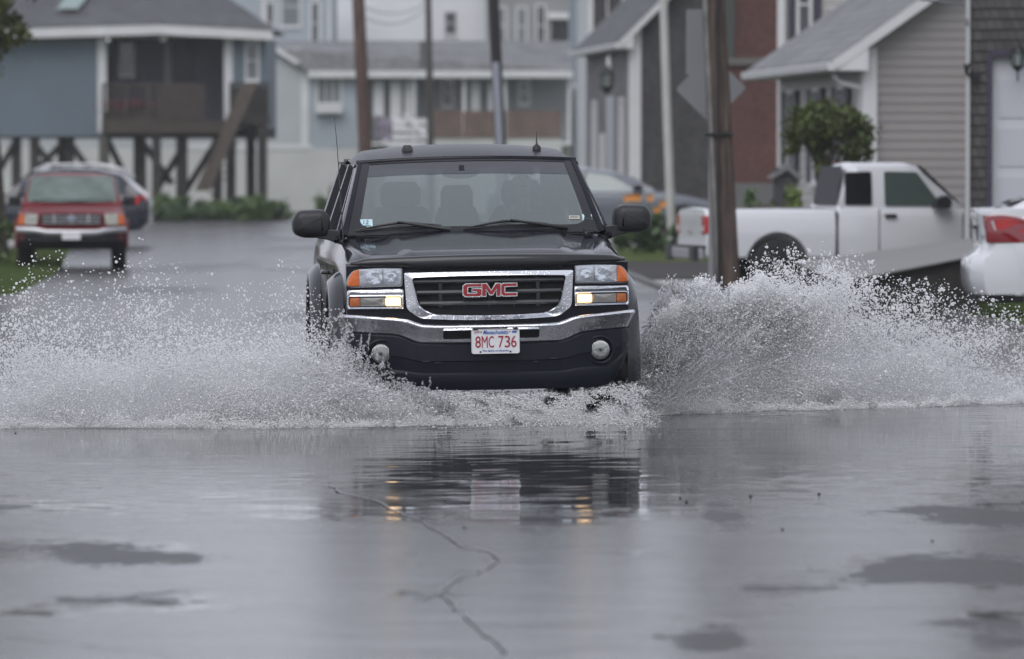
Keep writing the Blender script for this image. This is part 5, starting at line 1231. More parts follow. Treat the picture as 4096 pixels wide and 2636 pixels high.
# ------------------------------------------------------------ poles, signs, small things, plants
def polemat(name, c, n_=1): return mat(name, c, .8, var=.6, vs=5, vstretch=(4, 4, .35), bump=.9, bs=8)
def upole(px0, px1, wpx, D, m, label, h=9.5, pyb=400):
    """px0 at top of frame, px1 at py=pyb"""
    x0, x1 = wx(px0, D), wx(px1, D); zt, zb = wz(0, D), wz(pyb, D); k = (x0-x1)/(zt-zb)
    xb = x1 - k*zb; o = thing('utility_pole', label, 'utility pole', (xb, D, 0), 0, 'utility poles along the street')
    r = wpx/F0*D/2; g = G(); g.tube([(0, 0, -.03), (k*3, 0, 3), (k*6, 0, 6), (k*h, 0, h)], [r*1.06, r, r*.94, r*.85], 16); g.out('pole', m, o, smooth=60); return o, k, r
brn = polemat('pole_brown', (.10, .062, .05)); blk = polemat('pole_black', (.022, .020, .022)); wth = polemat('pole_weathered', (.075, .054, .042)); dkb = polemat('pole_dark', (.055, .05, .047))
P1, k1, r1 = upole(838, 856, 31, 150, brn, 'brown utility pole left of the dark pickup, thickest of the far poles')
g = G(); g.lathe([(.14, 6.0), (.14, 6.5)], (-.33, 0, 0), 'z', 12); g.box(-.3, 0, -.03, .03, 6.2, 6.3); g.out('transformer', mat('grey_metal', (.3, .3, .31), .5), P1)
P2, k2, r2 = upole(1001, 1008, 16, 190, dkb, 'slim dark utility pole standing in front of the white house'); G().box(-.4, -.1, -.1, .1, 4.9, 5.8).out('meter_box', mat('dark_box', (.1, .1, .1), .6), P2)
P3, k3, r3 = upole(1153, 1173, 27, 118, blk, 'leaning black utility pole with a pale metal conduit')
g = G(); g.tube([(k3*0-.02, -r3-.04, 0), (k3*2-.02, -r3-.04, 2), (k3*(wz(146, 118))-.02, -r3-.04, wz(146, 118))], .075, 8); g.out('conduit', mat('galvanised', (.33, .35, .40), .4, .3), P3, smooth=60)
P4, k4, r4 = upole(1667, 1699, 56, 72, wth, 'thick weathered utility pole in front of the white pickup', pyb=640)
g = G(); g.tube([(-r4*.72, -r4*.62, 0), (k4*3-r4*.72, -r4*.62, 3), (k4*7-r4*.72, -r4*.62, 7)], .035, 8); g.out('conduit', mat('grey_conduit', (.19, .19, .185), .85, spec=.2, var=.3, vs=4), P4, smooth=60)
g = G(); g.tube([(k4*3+.02, -r4-.01, 0), (k4*3+.02, -r4-.01, 7)], .02, 6); g.out('cable', blk, P4)
zb_ = wz(314, 72); g = G(); g.lathe([(r4+.012, zb_-.02), (r4+.05, zb_-.01), (r4+.05, zb_+.01), (r4+.012, zb_+.02)], (k4*zb_-.015, 0, 0), 'z', 20); g.out('strap', iron, P4)
SG = thing('road_sign', 'bare grey back of a diamond road sign behind the weathered pole', 'road sign', (wx(1661, 73.2), 73.2, 0))
alum = mat('sign_back', (.19, .195, .205), .5, 0, var=.05); h_ = 83/F0*73.2; zc = wz(207, 73.2)
g = G(); g.prism(roundpoly([(h_, zc+.01), (0, zc+h_), (-h_, zc-.01), (0, zc-h_)], .05, 4), 0, .012); g.out('diamond_panel', alum, SG)
g = G(); zt_ = wz(22, 73.2); zl_ = wz(175, 73.2); g.prism(rrect(-.32, .19, zl_, zt_, .03, 3), .03, .042); g.out('upper_panel', alum, SG)
g = G(); g.box(-.03, .03, -.035, -.002, -.02, zt_); g.out('post', steel, SG)
# slim white pole by the lilies
WPO = thing('pole', 'slim white pole rising in front of the shingle house', 'pole', (wx(1571, 112), 112, 0)); xt = wx(1549, 112)-wx(1571, 112)
g = G(); g.tube([(0, 0, 0), (xt*.55, 0, 2.6), (xt*1.1, 0, 5.6), (xt*1.3, 0, 7)], [.09, .085, .08, .075], 10); g.out('shaft', mat('white_pole', (.50, .50, .48), .5, var=.12, vs=2), WPO, smooth=60); g = G(); g.lathe([(.12, 0), (.12, .12), (.09, .16)], (0, 0, 0), 'z', 12); g.out('foot', MATS['white_pole'], WPO)
# lantern post
LP = thing('street_lamp', 'black lantern on a pale square post beside the grey porch', 'lamp post', (wx(1425, 132), 132, 0))
G().box(-.09, .09, -.09, .09, 0, wz(225, 132)).out('post', mat('pale_post', (.38, .40, .44), .5), LP); lantern('lantern', LP, -.07, 0, wz(218, 132), .68, iron); G().lathe([(.07, 0), (.05, .25), (.01, .4)], (-.03, 0, wz(170, 132)), 'z', 8).out('finial', trim, LP)
# little roofed post box near the beige house
MB_ = thing('lantern_house', 'small dark pitched-roof stone lantern by the beige house wall', 'garden lantern', (wx(1832, 92), 92, 0))
G().box(-.17, .19, -.17, .17, 0, wz(428, 92)+.25).out('pillar', mat('dark_stone', (.05, .05, .052), .7, var=.3, vs=6), MB_)
zz = wz(412, 92); g = G(); g.prism([(-.27, zz-.02), (.04, zz+.21), (.30, zz-.02), (.22, zz-.05), (.04, zz+.10), (-.20, zz-.05)], -.25, .25); g.out('roof', mat('stone_roof', (.16, .165, .17), .6), MB_); g = G(); g.prism([(-.17, zz-.08), (.04, zz+.10), (.19, zz-.08)], -.16, .16); g.out('gable', MATS['dark_stone'], MB_)
# sloping concrete ramp with its dark side wall
RM_ = G(); Yn, Yf = 66, 73
xn0, xn1, xf0, xf1 = wx(1962, Yn), wx(2290, Yn), wx(1860, Yf), wx(2270, Yf)
zn0, zn1, zf0, zf1 = wz(658, Yn), wz(594, Yn), wz(612, Yf), wz(556, Yf)
V = [(xn0, Yn, zn0), (xn1, Yn, zn1), (xf1, Yf, zf1), (xf0, Yf, zf0)]
RM_.add(V, [(0, 1, 2, 3)]); RM_.add([(x, y, z-.02) for x, y, z in V] + [(x, y, z-.002) for x, y, z in V], [(0,3,2,1),(0,1,5,4),(1,2,6,5),(2,3,7,6),(3,0,4,7)])
RP_ = tag(bpy.data.objects.new('ramp', None), 'pale concrete driveway ramp sloping up to the right beside the white pickup', 'ramp'); link(RP_)
RM_.out('slab', mat('pale_concrete', (.17, .168, .165), .5, var=.08, vs=1), RP_, fixn=False)
g = G(); g.add([(xn0, Yn+.1, -.02), (xn1, Yn+.1, -.02), (xn1, Yn+.1, zn1-.022), (xn0, Yn+.1, zn0-.022), (xf1, Yf, -.02), (xf0, Yf, -.02), (xf1, Yf, zf1-.025), (xf0, Yf, zf0-.025)], [(0,1,2,3),(4,5,7,6),(0,3,7,5),(1,4,6,2)]); g.out('retaining_wall', mat('dark_soil_wall', (.03, .028, .026), .9, var=.3, vs=4), RP_)
sheet('driveway', [(2.3, 76), (4.6, 73.4), (9, 73.4), (9, 84), (2.0, 84)], .02, conc_m)
sheet('mulch_bed', [(2.0, 84.4), (8, 84.4), (8, 99), (1.75, 99)], .03, mat('mulch', (.03, .026, .024), .9, var=.3))
sheet('parking_pad', [(-20, 116), (-8.6, 116), (-9.2, 126), (-20, 126)], .02, conc_m); sheet('side_drive', [(1.9, 115), (7, 115), (7, 126), (1.9, 126)], .05, conc_m)
# plants
def crown(name, parent, blobs, n, size, cols, seed):
    """blobs: (cx,cy,cz,rx,ry,rz) ; clumps within each"""
    rg = np.random.default_rng(seed); out = []
    tot = sum(b[3]*b[4]*b[5] for b in blobs)
    Ps = []
    for b in blobs:
        k = max(10, int(n*b[3]*b[4]*b[5]/tot)); nc = max(5, k//90)
        d = rg.normal(size=(nc, 3)); d /= np.linalg.norm(d, axis=1)[:, None]; c = d*rg.uniform(.35, .95, (nc, 1))**.5*np.array(b[3:6])*.85 + b[:3]
        i = rg.integers(0, nc, k); Ps.append(c[i] + rg.normal(size=(k, 3))*np.array(b[3:6])*.17)
    P = np.concatenate(Ps); return fcloud(name, P, cols, size, parent, rg)
def leafm(name, c, var=.5, vs=2.2): return mat(name, c, .55, var=var, vs=vs)
green1 = leafm('leaf_olive', (.062, .085, .02)); green2 = leafm('leaf_green', (.10, .16, .05), .35); green3 = leafm('leaf_bright', (.12, .17, .04)); green4 = leafm('leaf_deep', (.06, .105, .038), .4)
TS = thing('ornamental_tree', 'small round-crowned olive green tree in front of the beige house', 'tree', (wx(1925, 84), 84, 0))
g = G()
for dx, tx, tz in ((0, -.15, 1.95), (.05, .25, 2.0), (-.05, .0, 2.2)):
    g.tube([(dx, 0, 0), (dx*1.5+.0, 0, .8), (tx*.5, .03, 1.4), (tx, 0, tz)], [.06, .05, .04, .02], 7)
for k in range(9):
    a = rng.uniform(0, 2*PI); g.tube([(0, 0, 1.3+.06*k), (.3*math.cos(a), .3*math.sin(a), 1.7+.05*k), (.6*math.cos(a), .5*math.sin(a), 2.0+.05*k)], [.03, .02, .008], 5)
g.out('trunk', mat('bark', (.05, .042, .035), .9, bump=.5, bs=12), TS)
crown('crown', TS, [(-.05, 0, 2.30, .55, .5, .36), (.42, 0, 2.12, .40, .4, .38), (-.25, .1, 2.1, .40, .4, .35), (.15, 0, 2.42, .42, .4, .26), (.58, 0, 1.86, .24, .2, .15), (-.1, 0, 1.75, .22, .2, .2)], 6500, .042, green1, 3)
# foliage hanging in at top left
TL = thing('tree', 'leafy tree reaching into the top left corner', 'tree', (wx(-5, 100), 100, 0)); g = G(); g.tube([(0, 0, 0), (-.1, 0, 2), (-.4, 0, 4.3), (-.3, 0, 7.5)], [.20, .16, .12, .05], 8); g.out('trunk', MATS['bark'], TL)
crown('crown', TL, [(.15, 0, 4.2, .55, .7, .45), (0, 0, 3.7, .6, .6, .5), (-.7, 0, 4.0, .8, .8, .9), (.2, 0, 4.7, .5, .5, .4), (-.2, 0, 6.4, 1.4, 1.4, 1.4), (.1, .5, 7.6, 1.0, 1.0, .9), (-1.4, 0, 5.5, 1.2, 1.2, 1.4), (1.0, .3, 5.75, 1.5, 1.3, .85), (2.3, .2, 6.0, 1.0, 1.0, .6)], 30000, .065, leafm('leaf_moss', (.085, .10, .022)), 5)
# hedge and bank at left edge
HGL = thing('bush', 'green bush at the left edge beside the red pickup', 'bush', (wx(-20, 96), 96, 0)); crown('leaves', HGL, [(-.25, 0, .45, .8, 1.2, .55), (.02, -1, .18, .55, 1.2, .28), (-1.5, 0, .5, 1.0, 1.4, .7)], 5000, .06, leafm('leaf_lime', (.055, .095, .02)), 6)
bx = [(300, 480), (350, 475), (395, 455), (440, 462), (500, 468), (545, 460), (590, 455), (628, 462)]
for i, (p, q) in enumerate(bx):
    Dd = 172+(i % 3); lab = ['leftmost low shrub of the row under the house on piles', 'second shrub from the left in the row under the house on piles', 'third shrub from the left in the row under the house on piles', 'fourth shrub from the left in the row, below the foot of the deck stairs',
        'fifth shrub from the left in the row under the raised house', 'third shrub from the right in the row under the raised house', 'second shrub from the right in the row under the raised house', 'rightmost shrub of the row beside the white foundation'][i]
    o = thing('shrub', lab, 'shrub', (wx(p, Dd), Dd, 0), 0, 'shrubs under the house on piles'); ht = wz(q, Dd)
    crown('leaves', o, [(0, 0, ht*.5, .55, .5, ht*.5), (.3, .1, ht*.38, .45, .5, ht*.4), (-.3, 0, ht*.35, .4, .5, ht*.35)], 2600, .075, [green2, green4][i % 2], 20+i)
o = thing('shrub', 'dark shrub in front of the white foundation left of the dark pickup', 'shrub', (wx(775, 168), 168, 0)); crown('leaves', o, [(0, 0, .55, .5, .5, .5), (.25, 0, .7, .45, .5, .42)], 1500, .08, green4, 40)
# lily bed
LB = thing('lily_plant', 'clump of tall orange lilies behind the dark pickup mirror', 'flowers', (wx(1515, 106), 106, 0))
crown('leaves', LB, [(-.15, 0, .30, .45, .4, .38), (.12, 0, .45, .3, .3, .42), (-.2, 0, .6, .3, .3, .3)], 1500, .09, green4, 41)
g = G(); fl = []
for p, q in ((1465, 463), (1478, 461), (1519, 462), (1549, 476), (1535, 490), (1490, 462)):
    x, z = wx(p, 106)-LB.location.x, wz(q, 106); g.tube([(x*.4, 0, .1), (x, 0, z)], .012, 4); fl.append((x, 0, z))
g.out('stems', green3, LB)
for x, y, z in fl:
    g = G()
    for k in range(6):
        a = 2*PI*k/6; d = Vector((math.cos(a), -.5, math.sin(a))); n_ = Vector((-math.sin(a), 0, math.cos(a))); c = Vector((x, -.02, z))
        g.add([c, c+d*.045+n_*.022, c+d*.09, c+d*.045-n_*.022], [(0, 1, 2, 3)])
    g.out('bloom', mat('orange_petal', (.78, .30, .03), .5), LB)
o = thing('shrub', 'dark leafy clump beside the orange lilies and white pole', 'shrub', (wx(1600, 108), 108, 0)); crown('leaves', o, [(0, 0, .35, .45, .4, .35), (.55, 0, .45, .4, .4, .42), (.9, 0, .5, .3, .3, .42)], 1500, .08, green4, 42)
for i, (p, q, m_, lb) in enumerate(((1735, 470, green4, 'dark leafy plant at the foot of the brick building'), (1790, 468, green1, 'reddish green plant between the brick building and garden lantern'), (1850, 462, green3, 'bright green low plant beside the garden lantern'))):
    Dd = 86+i; o = thing('plant', lb, 'plant', (wx(p, Dd), Dd, 0)); ht = wz(q, Dd)+.18; crown('leaves', o, [(0, 0, ht*.6, .22, .3, ht*.45), (.12, 0, ht*.5, .2, .3, ht*.4)], 700, .05, m_, 50+i)
# grass blades: right verge and the strip behind the dark pickup
def blades(name, label, n, fn, hgt, m, seed):
    rg = np.random.default_rng(seed); P = fn(rg, n); n = len(P); h = rg.uniform(.5, 1.3, n)*hgt; a = rg.uniform(0, 2*PI, n); w_ = hgt*.06; dx, dy = np.cos(a)*w_, np.sin(a)*w_; ln = rg.normal(size=(n, 2))*hgt*.3
    V = np.empty((n, 3, 3)); V[:, 0] = P + np.stack([dx, dy, 0*dx], 1); V[:, 1] = P - np.stack([dx, dy, 0*dx], 1); V[:, 2] = P + np.stack([ln[:, 0], ln[:, 1], h], 1)
    me = bpy.data.meshes.new(name); me.vertices.add(3*n); me.vertices.foreach_set('co', V.ravel()); me.loops.add(3*n); me.loops.foreach_set('vertex_index', np.arange(3*n, dtype=np.int32))
    me.polygons.add(n); me.polygons.foreach_set('loop_start', np.arange(0, 3*n, 3, dtype=np.int32)); me.update(calc_edges=True); me.materials.append(m)
    o = bpy.data.objects.new(name, me); link(o); return tag(o, label, 'grass', None, 'stuff')
def strip(y0, y1, xa, xb):
    def f(rg, n):
        y = rg.uniform(y0, y1, n); t = rg.uniform(0, 1, n); x = xa(y)*(1-t) + xb(y)*t; return np.stack([x, y, np.full(n, -.03)], 1)
    return f
gm = leafm('grass_blade', (.075, .115, .028), .45, .9); gm2 = leafm('grass_pale', (.13, .17, .055), .3, 2)
kx = lambda y: np.interp(y, [56.5, 58.5, 64, 72, 75.5, 84, 92, 110, 172], [8, 5.3, 5.0, 4.6, 2.1, 1.85, 1.65, 1.45, 1.2]) + .16
blades('grass', 'wet green grass on the verge below the white sedan', 90000, strip(56.6, 73.5, kx, lambda y: kx(y)*0+9.5), .075, gm, 60)
blades('grass', 'pale green grass strip beside the grey sedan', 26000, strip(99, 115, lambda y: kx(y)-.05, lambda y: kx(y)*0+5.2), .12, gm2, 61)
lx = lambda y: np.interp(y, [70, 76, 92, 110, 150, 176], [-8, -6.6, -7.3, -8.6, -10.5, -12.4]) - .02
blades('grass', 'wet grass bank at the left edge of the road', 50000, strip(71, 112, lambda y: lx(y)-4, lx), .12, leafm('grass_moss', (.07, .105, .02), .4, 1), 62)
# flag by the stairs
FL = thing('flag', 'small faded flag hanging beside the brown utility pole', 'flag', (wx(876, 150.5), 150.5, wz(330, 150.5))); g = G()
g.grid(lambda a, b_: (.02+.45*a, .04*math.sin(7*a), .1+.6*b_ - .12*a), 8, 5); g.out('cloth', mat('faded_cloth', (.30, .27, .33), .8, var=.5, vs=5), FL); g = G(); g.tube([(0, 0, 0), (0, 0, .75)], .012, 5); g.out('stick', trim, FL)

for i, (xa, ya, za, xb, yb, zb2, sag, lb) in enumerate(((wx(832, 150), 150, wz(8, 150), wx(1001, 190), 190, wz(2, 190), .35, 'thin black cable sagging between the brown and slim utility poles, upper of two'), (wx(832, 150), 150, wz(30, 150), wx(1001, 190), 190, wz(14, 190), .45, 'thin black cable sagging between the brown and slim utility poles, lower of two'))):
    g = G(); g.tube([(xa+(xb-xa)*t, ya+(yb-ya)*t, za+(zb2-za)*t - sag*4*t*(1-t)) for t in np.linspace(0, 1, 14)], .014, 5); tag(g.out('overhead_cable', MATS['black_iron'], None), lb, 'cable', 'overhead cables')
# ------------------------------------------------------------ spray
def vnoise(x, y, seed, f):
    rg = np.random.default_rng(seed); T = rg.random((64, 64)); x = x*f; y = y*f
    xi, yi = np.floor(x).astype(int), np.floor(y).astype(int); a, b = x-xi, y-yi; a = a*a*(3-2*a); b = b*b*(3-2*b)
    g_ = lambda i, j: T[(xi+i) % 64, (yi+j) % 64]
    return (g_(0,0)*(1-a)+g_(1,0)*a)*(1-b) + (g_(0,1)*(1-a)+g_(1,1)*a)*b
m, n, b, out = newmat('spray_water')
b.inputs['Base Color'].default_value = (.985, .988, .995, 1); b.inputs['Roughness'].default_value = .06; b.inputs['IOR'].default_value = 1.33; b.inputs['Transmission Weight'].default_value = .5
spraym = m
m, n, b, out = newmat('clear_water')
b.inputs['Base Color'].default_value = (.95, .96, .98, 1); b.inputs['Roughness'].default_value = .03; b.inputs['IOR'].default_value = 1.33; b.inputs['Transmission Weight'].default_value = .8
clearm = m
def toe(X): return np.interp(X, [-3.6, -.8, -.2, .9, 2.0, 3.6], [37.0, 37.2, 37.7, 38.9, 39.9, 41.0]) + .30*(vnoise(X, X*0, 70, 1.1)-.5) + .12*(vnoise(X, X*0, 71, 4.3)-.5)
def droplets(name, label, P, r, m=None):
    me = bpy.data.meshes.new(name); me.vertices.add(len(P)); me.vertices.foreach_set('co', P.astype(np.float32).ravel())
    at = me.attributes.new('rad', 'FLOAT', 'POINT'); at.data.foreach_set('value', r.astype(np.float32)); me.update()
    o = bpy.data.objects.new(name, me); link(o)
    ng = bpy.data.node_groups.new('drops', 'GeometryNodeTree'); ng.interface.new_socket('Geometry', in_out='INPUT', socket_type='NodeSocketGeometry'); ng.interface.new_socket('Geometry', in_out='OUTPUT', socket_type='NodeSocketGeometry')
    i = ng.nodes.new('NodeGroupInput'); q = ng.nodes.new('NodeGroupOutput'); mp = ng.nodes.new('GeometryNodeMeshToPoints'); na = ng.nodes.new('GeometryNodeInputNamedAttribute'); na.data_type = 'FLOAT'; na.inputs['Name'].default_value = 'rad'
    sm = ng.nodes.new('GeometryNodeSetMaterial'); sm.inputs['Material'].default_value = m or spraym
    ng.links.new(i.outputs[0], mp.inputs['Mesh']); ng.links.new(na.outputs[0], mp.inputs['Radius']); ng.links.new(mp.outputs[0], sm.inputs[0]); ng.links.new(sm.outputs[0], q.inputs[0])
    md = o.modifiers.new('drops', 'NODES'); md.node_group = ng
    return tag(o, label, 'water spray', None, 'stuff')
rs = np.random.default_rng(11)
def fan(side, N, env, dens, ymul=1.0, rmed=.0030, seed=1):
    """rejection sample droplets in X,z with envelope env(X) and density dens(X,z)"""
    PX, PZ = [], []
    c = 0
    while c < N:
        k = N*2
        X = rs.uniform(-3.9, -.55, k) if side < 0 else rs.uniform(.35, 3.95, k)
        z = rs.uniform(0, 1.25, k)
        d = dens(X, z); ok = rs.random(k) < d; PX.append(X[ok]); PZ.append(z[ok]); c += ok.sum()
    X = np.concatenate(PX)[:N]; z = np.concatenate(PZ)[:N]
    Y = toe(X) + .05 + np.abs(rs.normal(0, .45, N)) + z*.5*rs.uniform(0, 1, N) + .25*vnoise(X, z, 5, 4)
    # inner side: keep clear of the truck's nose
    r = rmed*np.exp(rs.normal(0, .42, N)); return np.stack([X, Y, z+.003], 1), r
def dl(X, z):
    env = np.interp(X, [-3.8, -3.3, -2.6, -2.2, -1.6, -1.25, -1.12, -.9, -.7, -.5], [.76, .80, .80, .78, .66, .66, .70, .44, .25, .12])
    env = env*.79*(1 + .22*(vnoise(X, X*0, 80, 4.0)-.5) + .20*(vnoise(X, z, 81, 13)-.5)); t = z/env; nz = .55 + .9*(vnoise(X*1.0+z*.5, z*2.2, 1, 3.0)-.25)*1.0
    base = np.interp(t, [0, .06, .2, .5, .8, 1.0, 1.18, 1.5], [1.0, .92, .74, .50, .27, .11, .05, .0])
    base = np.where((X > -1.22) & (t > 1.0), 0, base)
    far = np.interp(X, [-3.8, -2.8, -2.0, -1.2], [.36, .62, .85, 1.0])
    fine = .6 + .8*(vnoise(X, z*1.4, 2, 17)-.2)
    return np.clip(base*far*np.clip(nz, .15, 1.2)*fine, 0, 1)
def dr(X, z):
    env = np.interp(X, [.5, .72, .85, .95, 1.05, 1.3, 1.8, 2.4, 2.9, 3.4, 3.9], [.02, .18, .42, .68, .86, .97, .98, .93, .84, .70, .58])
    env = env*.87*(1 + .16*(vnoise(X, X*0, 82, 3.3)-.5) + .14*(vnoise(X, z, 83, 12)-.5)); t = z/env; nz = .45 + 1.1*(vnoise(X*1.2-z*1.0, z*1.0, 3, 3.0)-.15)
    base = np.interp(t, [0, .06, .15, .35, .7, .92, 1.0, 1.05, 1.10], [1.0, .85, .60, .72, .92, .90, .40, .06, .0])
    soft = np.interp(t, [0, .1, .3, .6, .85, 1.0, 1.15, 1.3], [1.0, .8, .7, .55, .30, .15, .05, 0]); k_ = smooth(X, 1.5, 2.4); base = base*(1-k_) + soft*k_
    far = np.interp(X, [.8, 1.4, 2.0, 2.6, 3.2, 3.9], [1.0, 1.0, .62, .28, .13, .08])
    # darker tongues low behind the wheel
    q = X - 1.05 - z*.85; tong = 1 - .72*np.exp(-((q-.02)/.13)**2)*smooth(z, .06, .16)*(1-smooth(z, .38, .6)) - .4*np.exp(-((q-.42)/.05)**2)*smooth(z, .10, .2)*(1-smooth(z, .38, .6))
    fine = .6 + .8*(vnoise(X, z*1.4, 4, 17)-.2)
    return np.clip(base*far*np.clip(nz, .2, 1.25)*fine*tong, 0, 1)
P, r = fan(-1, 130000, None, dl, rmed=.0026); P2, r2 = fan(-1, 5000, None, lambda X, z: np.where(X < -1.25, np.clip(dl(X, z*.80)**.6*smooth(z, .2, .6), 0, 1), 0)); r2 *= 1.4
droplets('water_spray', 'fan of fine white droplets thrown left of the dark pickup', np.concatenate([P, P2]), np.concatenate([r, r2]))
P, r = fan(1, 250000, None, dr, rmed=.0030); P2, r2 = fan(1, 9000, None, lambda X, z: np.clip(dr(X, z*.97)**.6*smooth(z, .3, .8)*np.interp(X, [1, 2.5], [.6, 1]), 0, 1)); r2 *= 1.5
droplets('water_spray', 'high fan of droplets thrown right of the dark pickup', np.concatenate([P, P2]), np.concatenate([r, r2]))
# churn under the bumper and along the toe of the spray
N = 60000; X = rs.uniform(-.95, 1.0, N); t = rs.random(N)**1.8; hmax = np.interp(X, [-.95, -.7, -.4, 0, .5, .8, 1.0], [.30, .26, .20, .18, .20, .26, .34])
z = t*hmax*1.1; Y = 38.15 + rs.normal(0, .35, N) + z*.2; k = (vnoise(X*1.0+z*2, z*2, 8, 12) > .42) & (rs.random(N) < 1 - (np.abs(X)/1.0)**5)
droplets('water_splash', 'churning white water under the front bumper', np.stack([X, Y, z], 1)[k], (.0026*np.exp(rs.normal(0, .4, N)))[k])
N = 100000; X = rs.uniform(-3.9, 3.95, N); u = np.abs(rs.normal(0, 1, N)); hh_ = .018 + .05*vnoise(X, X*0, 9, 3)*vnoise(X, X*0, 10, 11); z = np.abs(rs.normal(0, 1, N))*hh_
Y = toe(X) + .05*(vnoise(X, X*0, 12, 6)-.5) + .04*(vnoise(X, X*0, 13, 23)-.5) + np.abs(rs.normal(0, .22, N)) + .0
k = (vnoise(X, Y, 14, 9) > .30) & ((X < -.75) | (X > .95) | (rs.random(N) < .45))
droplets('foam_line', 'low line of foam where the spray meets the flood water', np.stack([X, Y, z+.002], 1)[k], (.0024*np.exp(rs.normal(0, .35, N)))[k])
# larger joined blobs of water at the crests near the wheels
def blobs(name, label, P, r, vox, parent=None):
    me = bpy.data.meshes.new(name); me.vertices.add(len(P)); me.vertices.foreach_set('co', P.astype(np.float32).ravel()); at = me.attributes.new('rad', 'FLOAT', 'POINT'); at.data.foreach_set('value', r.astype(np.float32)); me.update()
    o = bpy.data.objects.new(name, me); link(o); ng = bpy.data.node_groups.new('blob', 'GeometryNodeTree'); ng.interface.new_socket('Geometry', in_out='INPUT', socket_type='NodeSocketGeometry'); ng.interface.new_socket('Geometry', in_out='OUTPUT', socket_type='NodeSocketGeometry')
    i = ng.nodes.new('NodeGroupInput'); q = ng.nodes.new('NodeGroupOutput'); mp = ng.nodes.new('GeometryNodeMeshToPoints'); na = ng.nodes.new('GeometryNodeInputNamedAttribute'); na.data_type = 'FLOAT'; na.inputs['Name'].default_value = 'rad'
    pv = ng.nodes.new('GeometryNodePointsToVolume'); pv.resolution_mode = 'VOXEL_SIZE'; pv.inputs['Voxel Size'].default_value = vox; vm = ng.nodes.new('GeometryNodeVolumeToMesh'); vm.inputs['Threshold'].default_value = .1
    sh = ng.nodes.new('GeometryNodeSetShadeSmooth'); sm = ng.nodes.new('GeometryNodeSetMaterial'); sm.inputs['Material'].default_value = clearm
    ng.links.new(i.outputs[0], mp.inputs['Mesh']); ng.links.new(na.outputs[0], mp.inputs['Radius']); ng.links.new(mp.outputs[0], pv.inputs['Points']); ng.links.new(na.outputs[0], pv.inputs['Radius']); ng.links.new(pv.outputs[0], vm.inputs[0]); ng.links.new(vm.outputs[0], sh.inputs[0]); ng.links.new(sh.outputs[0], sm.inputs[0]); ng.links.new(sm.outputs[0], q.inputs[0])
    md = o.modifiers.new('b', 'NODES'); md.node_group = ng; bake(o); return tag(o, label, 'splash', None, 'stuff')
def clumpset(n, Xr, zr_, Y0, sd):
    rg = np.random.default_rng(sd); A, Rr = [], []
    for _ in range(n):
        x, z = Xr(rg), 0; z = zr_(x, rg); y = Y0(x) + rg.normal(0, .10); k = rg.integers(1, 9); d = rg.normal(size=3)*(.5, .5, 1); d /= np.linalg.norm(d)
        r0 = rg.uniform(.004, .0095); 
        for j in range(k): A.append(np.array([x, y, z]) + d*j*r0*1.1 + rg.normal(size=3)*r0*.55); Rr.append(r0*rg.uniform(.55, 1.1))
    return np.array(A), np.array(Rr)
envR = lambda x: float(np.interp(x, [.85, 1.0, 1.1, 1.3, 1.8, 2.4], [.55, .90, 1.02, .98, .98, .93]))
A, Rr = clumpset(520, lambda rg: .85 + abs(rg.normal(0, .42)), lambda x, rg: envR(x) - .12 + rg.normal(-.02, .035), lambda x: 39.2, 31)
blobs('water_crest', 'glassy lumps of water along the crest right of the pickup', A, Rr, .0055)
envL = lambda x: float(np.interp(x, [-1.3, -1.2, -1.12, -1.0, -.92, -.84, -.72, -.45, -.3], [.6, .80, .70, .58, .48, .36, .26, .15, .08]))
A, Rr = clumpset(620, lambda rg: rg.uniform(-1.25, -.35), lambda x, rg: max(.02, envL(x)*(1 - abs(rg.normal(0, .38))) + rg.normal(.02, .03)), lambda x: 37.9, 32)
blobs('water_crest', 'glassy lumps of water breaking over the left headlamp side of the bumper', A, Rr, .0055)
# fingers and ligaments of water flung along ballistic arcs from each front wheel
def arcs(n, x0, sgn, y0, v0, v1, a0, a1, sd, zmax):
    rg = np.random.default_rng(sd); A, Rr = [], []
    for _ in range(n):
        th0 = R(rg.uniform(a0, a1)); v = rg.uniform(v0, v1); vy = rg.normal(0, .5); xs0 = x0 + rg.normal(0, .06); t0 = rg.uniform(.0, .10); t1 = t0 + rg.uniform(.04, .12); ph = rg.uniform(0, 6); fr = rg.uniform(60, 140); r0 = rg.uniform(.003, .0075)
        for t in np.arange(t0, t1, .006/v):
            x = xs0 + sgn*v*math.cos(th0)*t; z = .03 + v*math.sin(th0)*t - 4.9*t*t
            if z < .01 or z > zmax: continue
            rr = r0*(.55 + .5*math.sin(ph + fr*t) + .25*rg.normal()); 
            if rr > .0022: A.append((x + rg.normal(0, .0025), y0 + vy*t + rg.normal(0, .002), z)); Rr.append(rr)
    return np.array(A), np.array(Rr)
A, Rr = arcs(150, 1.0, 1, 39.1, 3.5, 7.0, 28, 82, 61, .98)
blobs('water_streaks', 'fingers of clear water flung up right of the front wheel', A, Rr, .0055)
A, Rr = arcs(110, -1.0, -1, 38.0, 3.0, 5.5, 40, 100, 62, .70)
blobs('water_streaks', 'fingers of clear water flung up left of the front wheel', A, Rr, .0055)
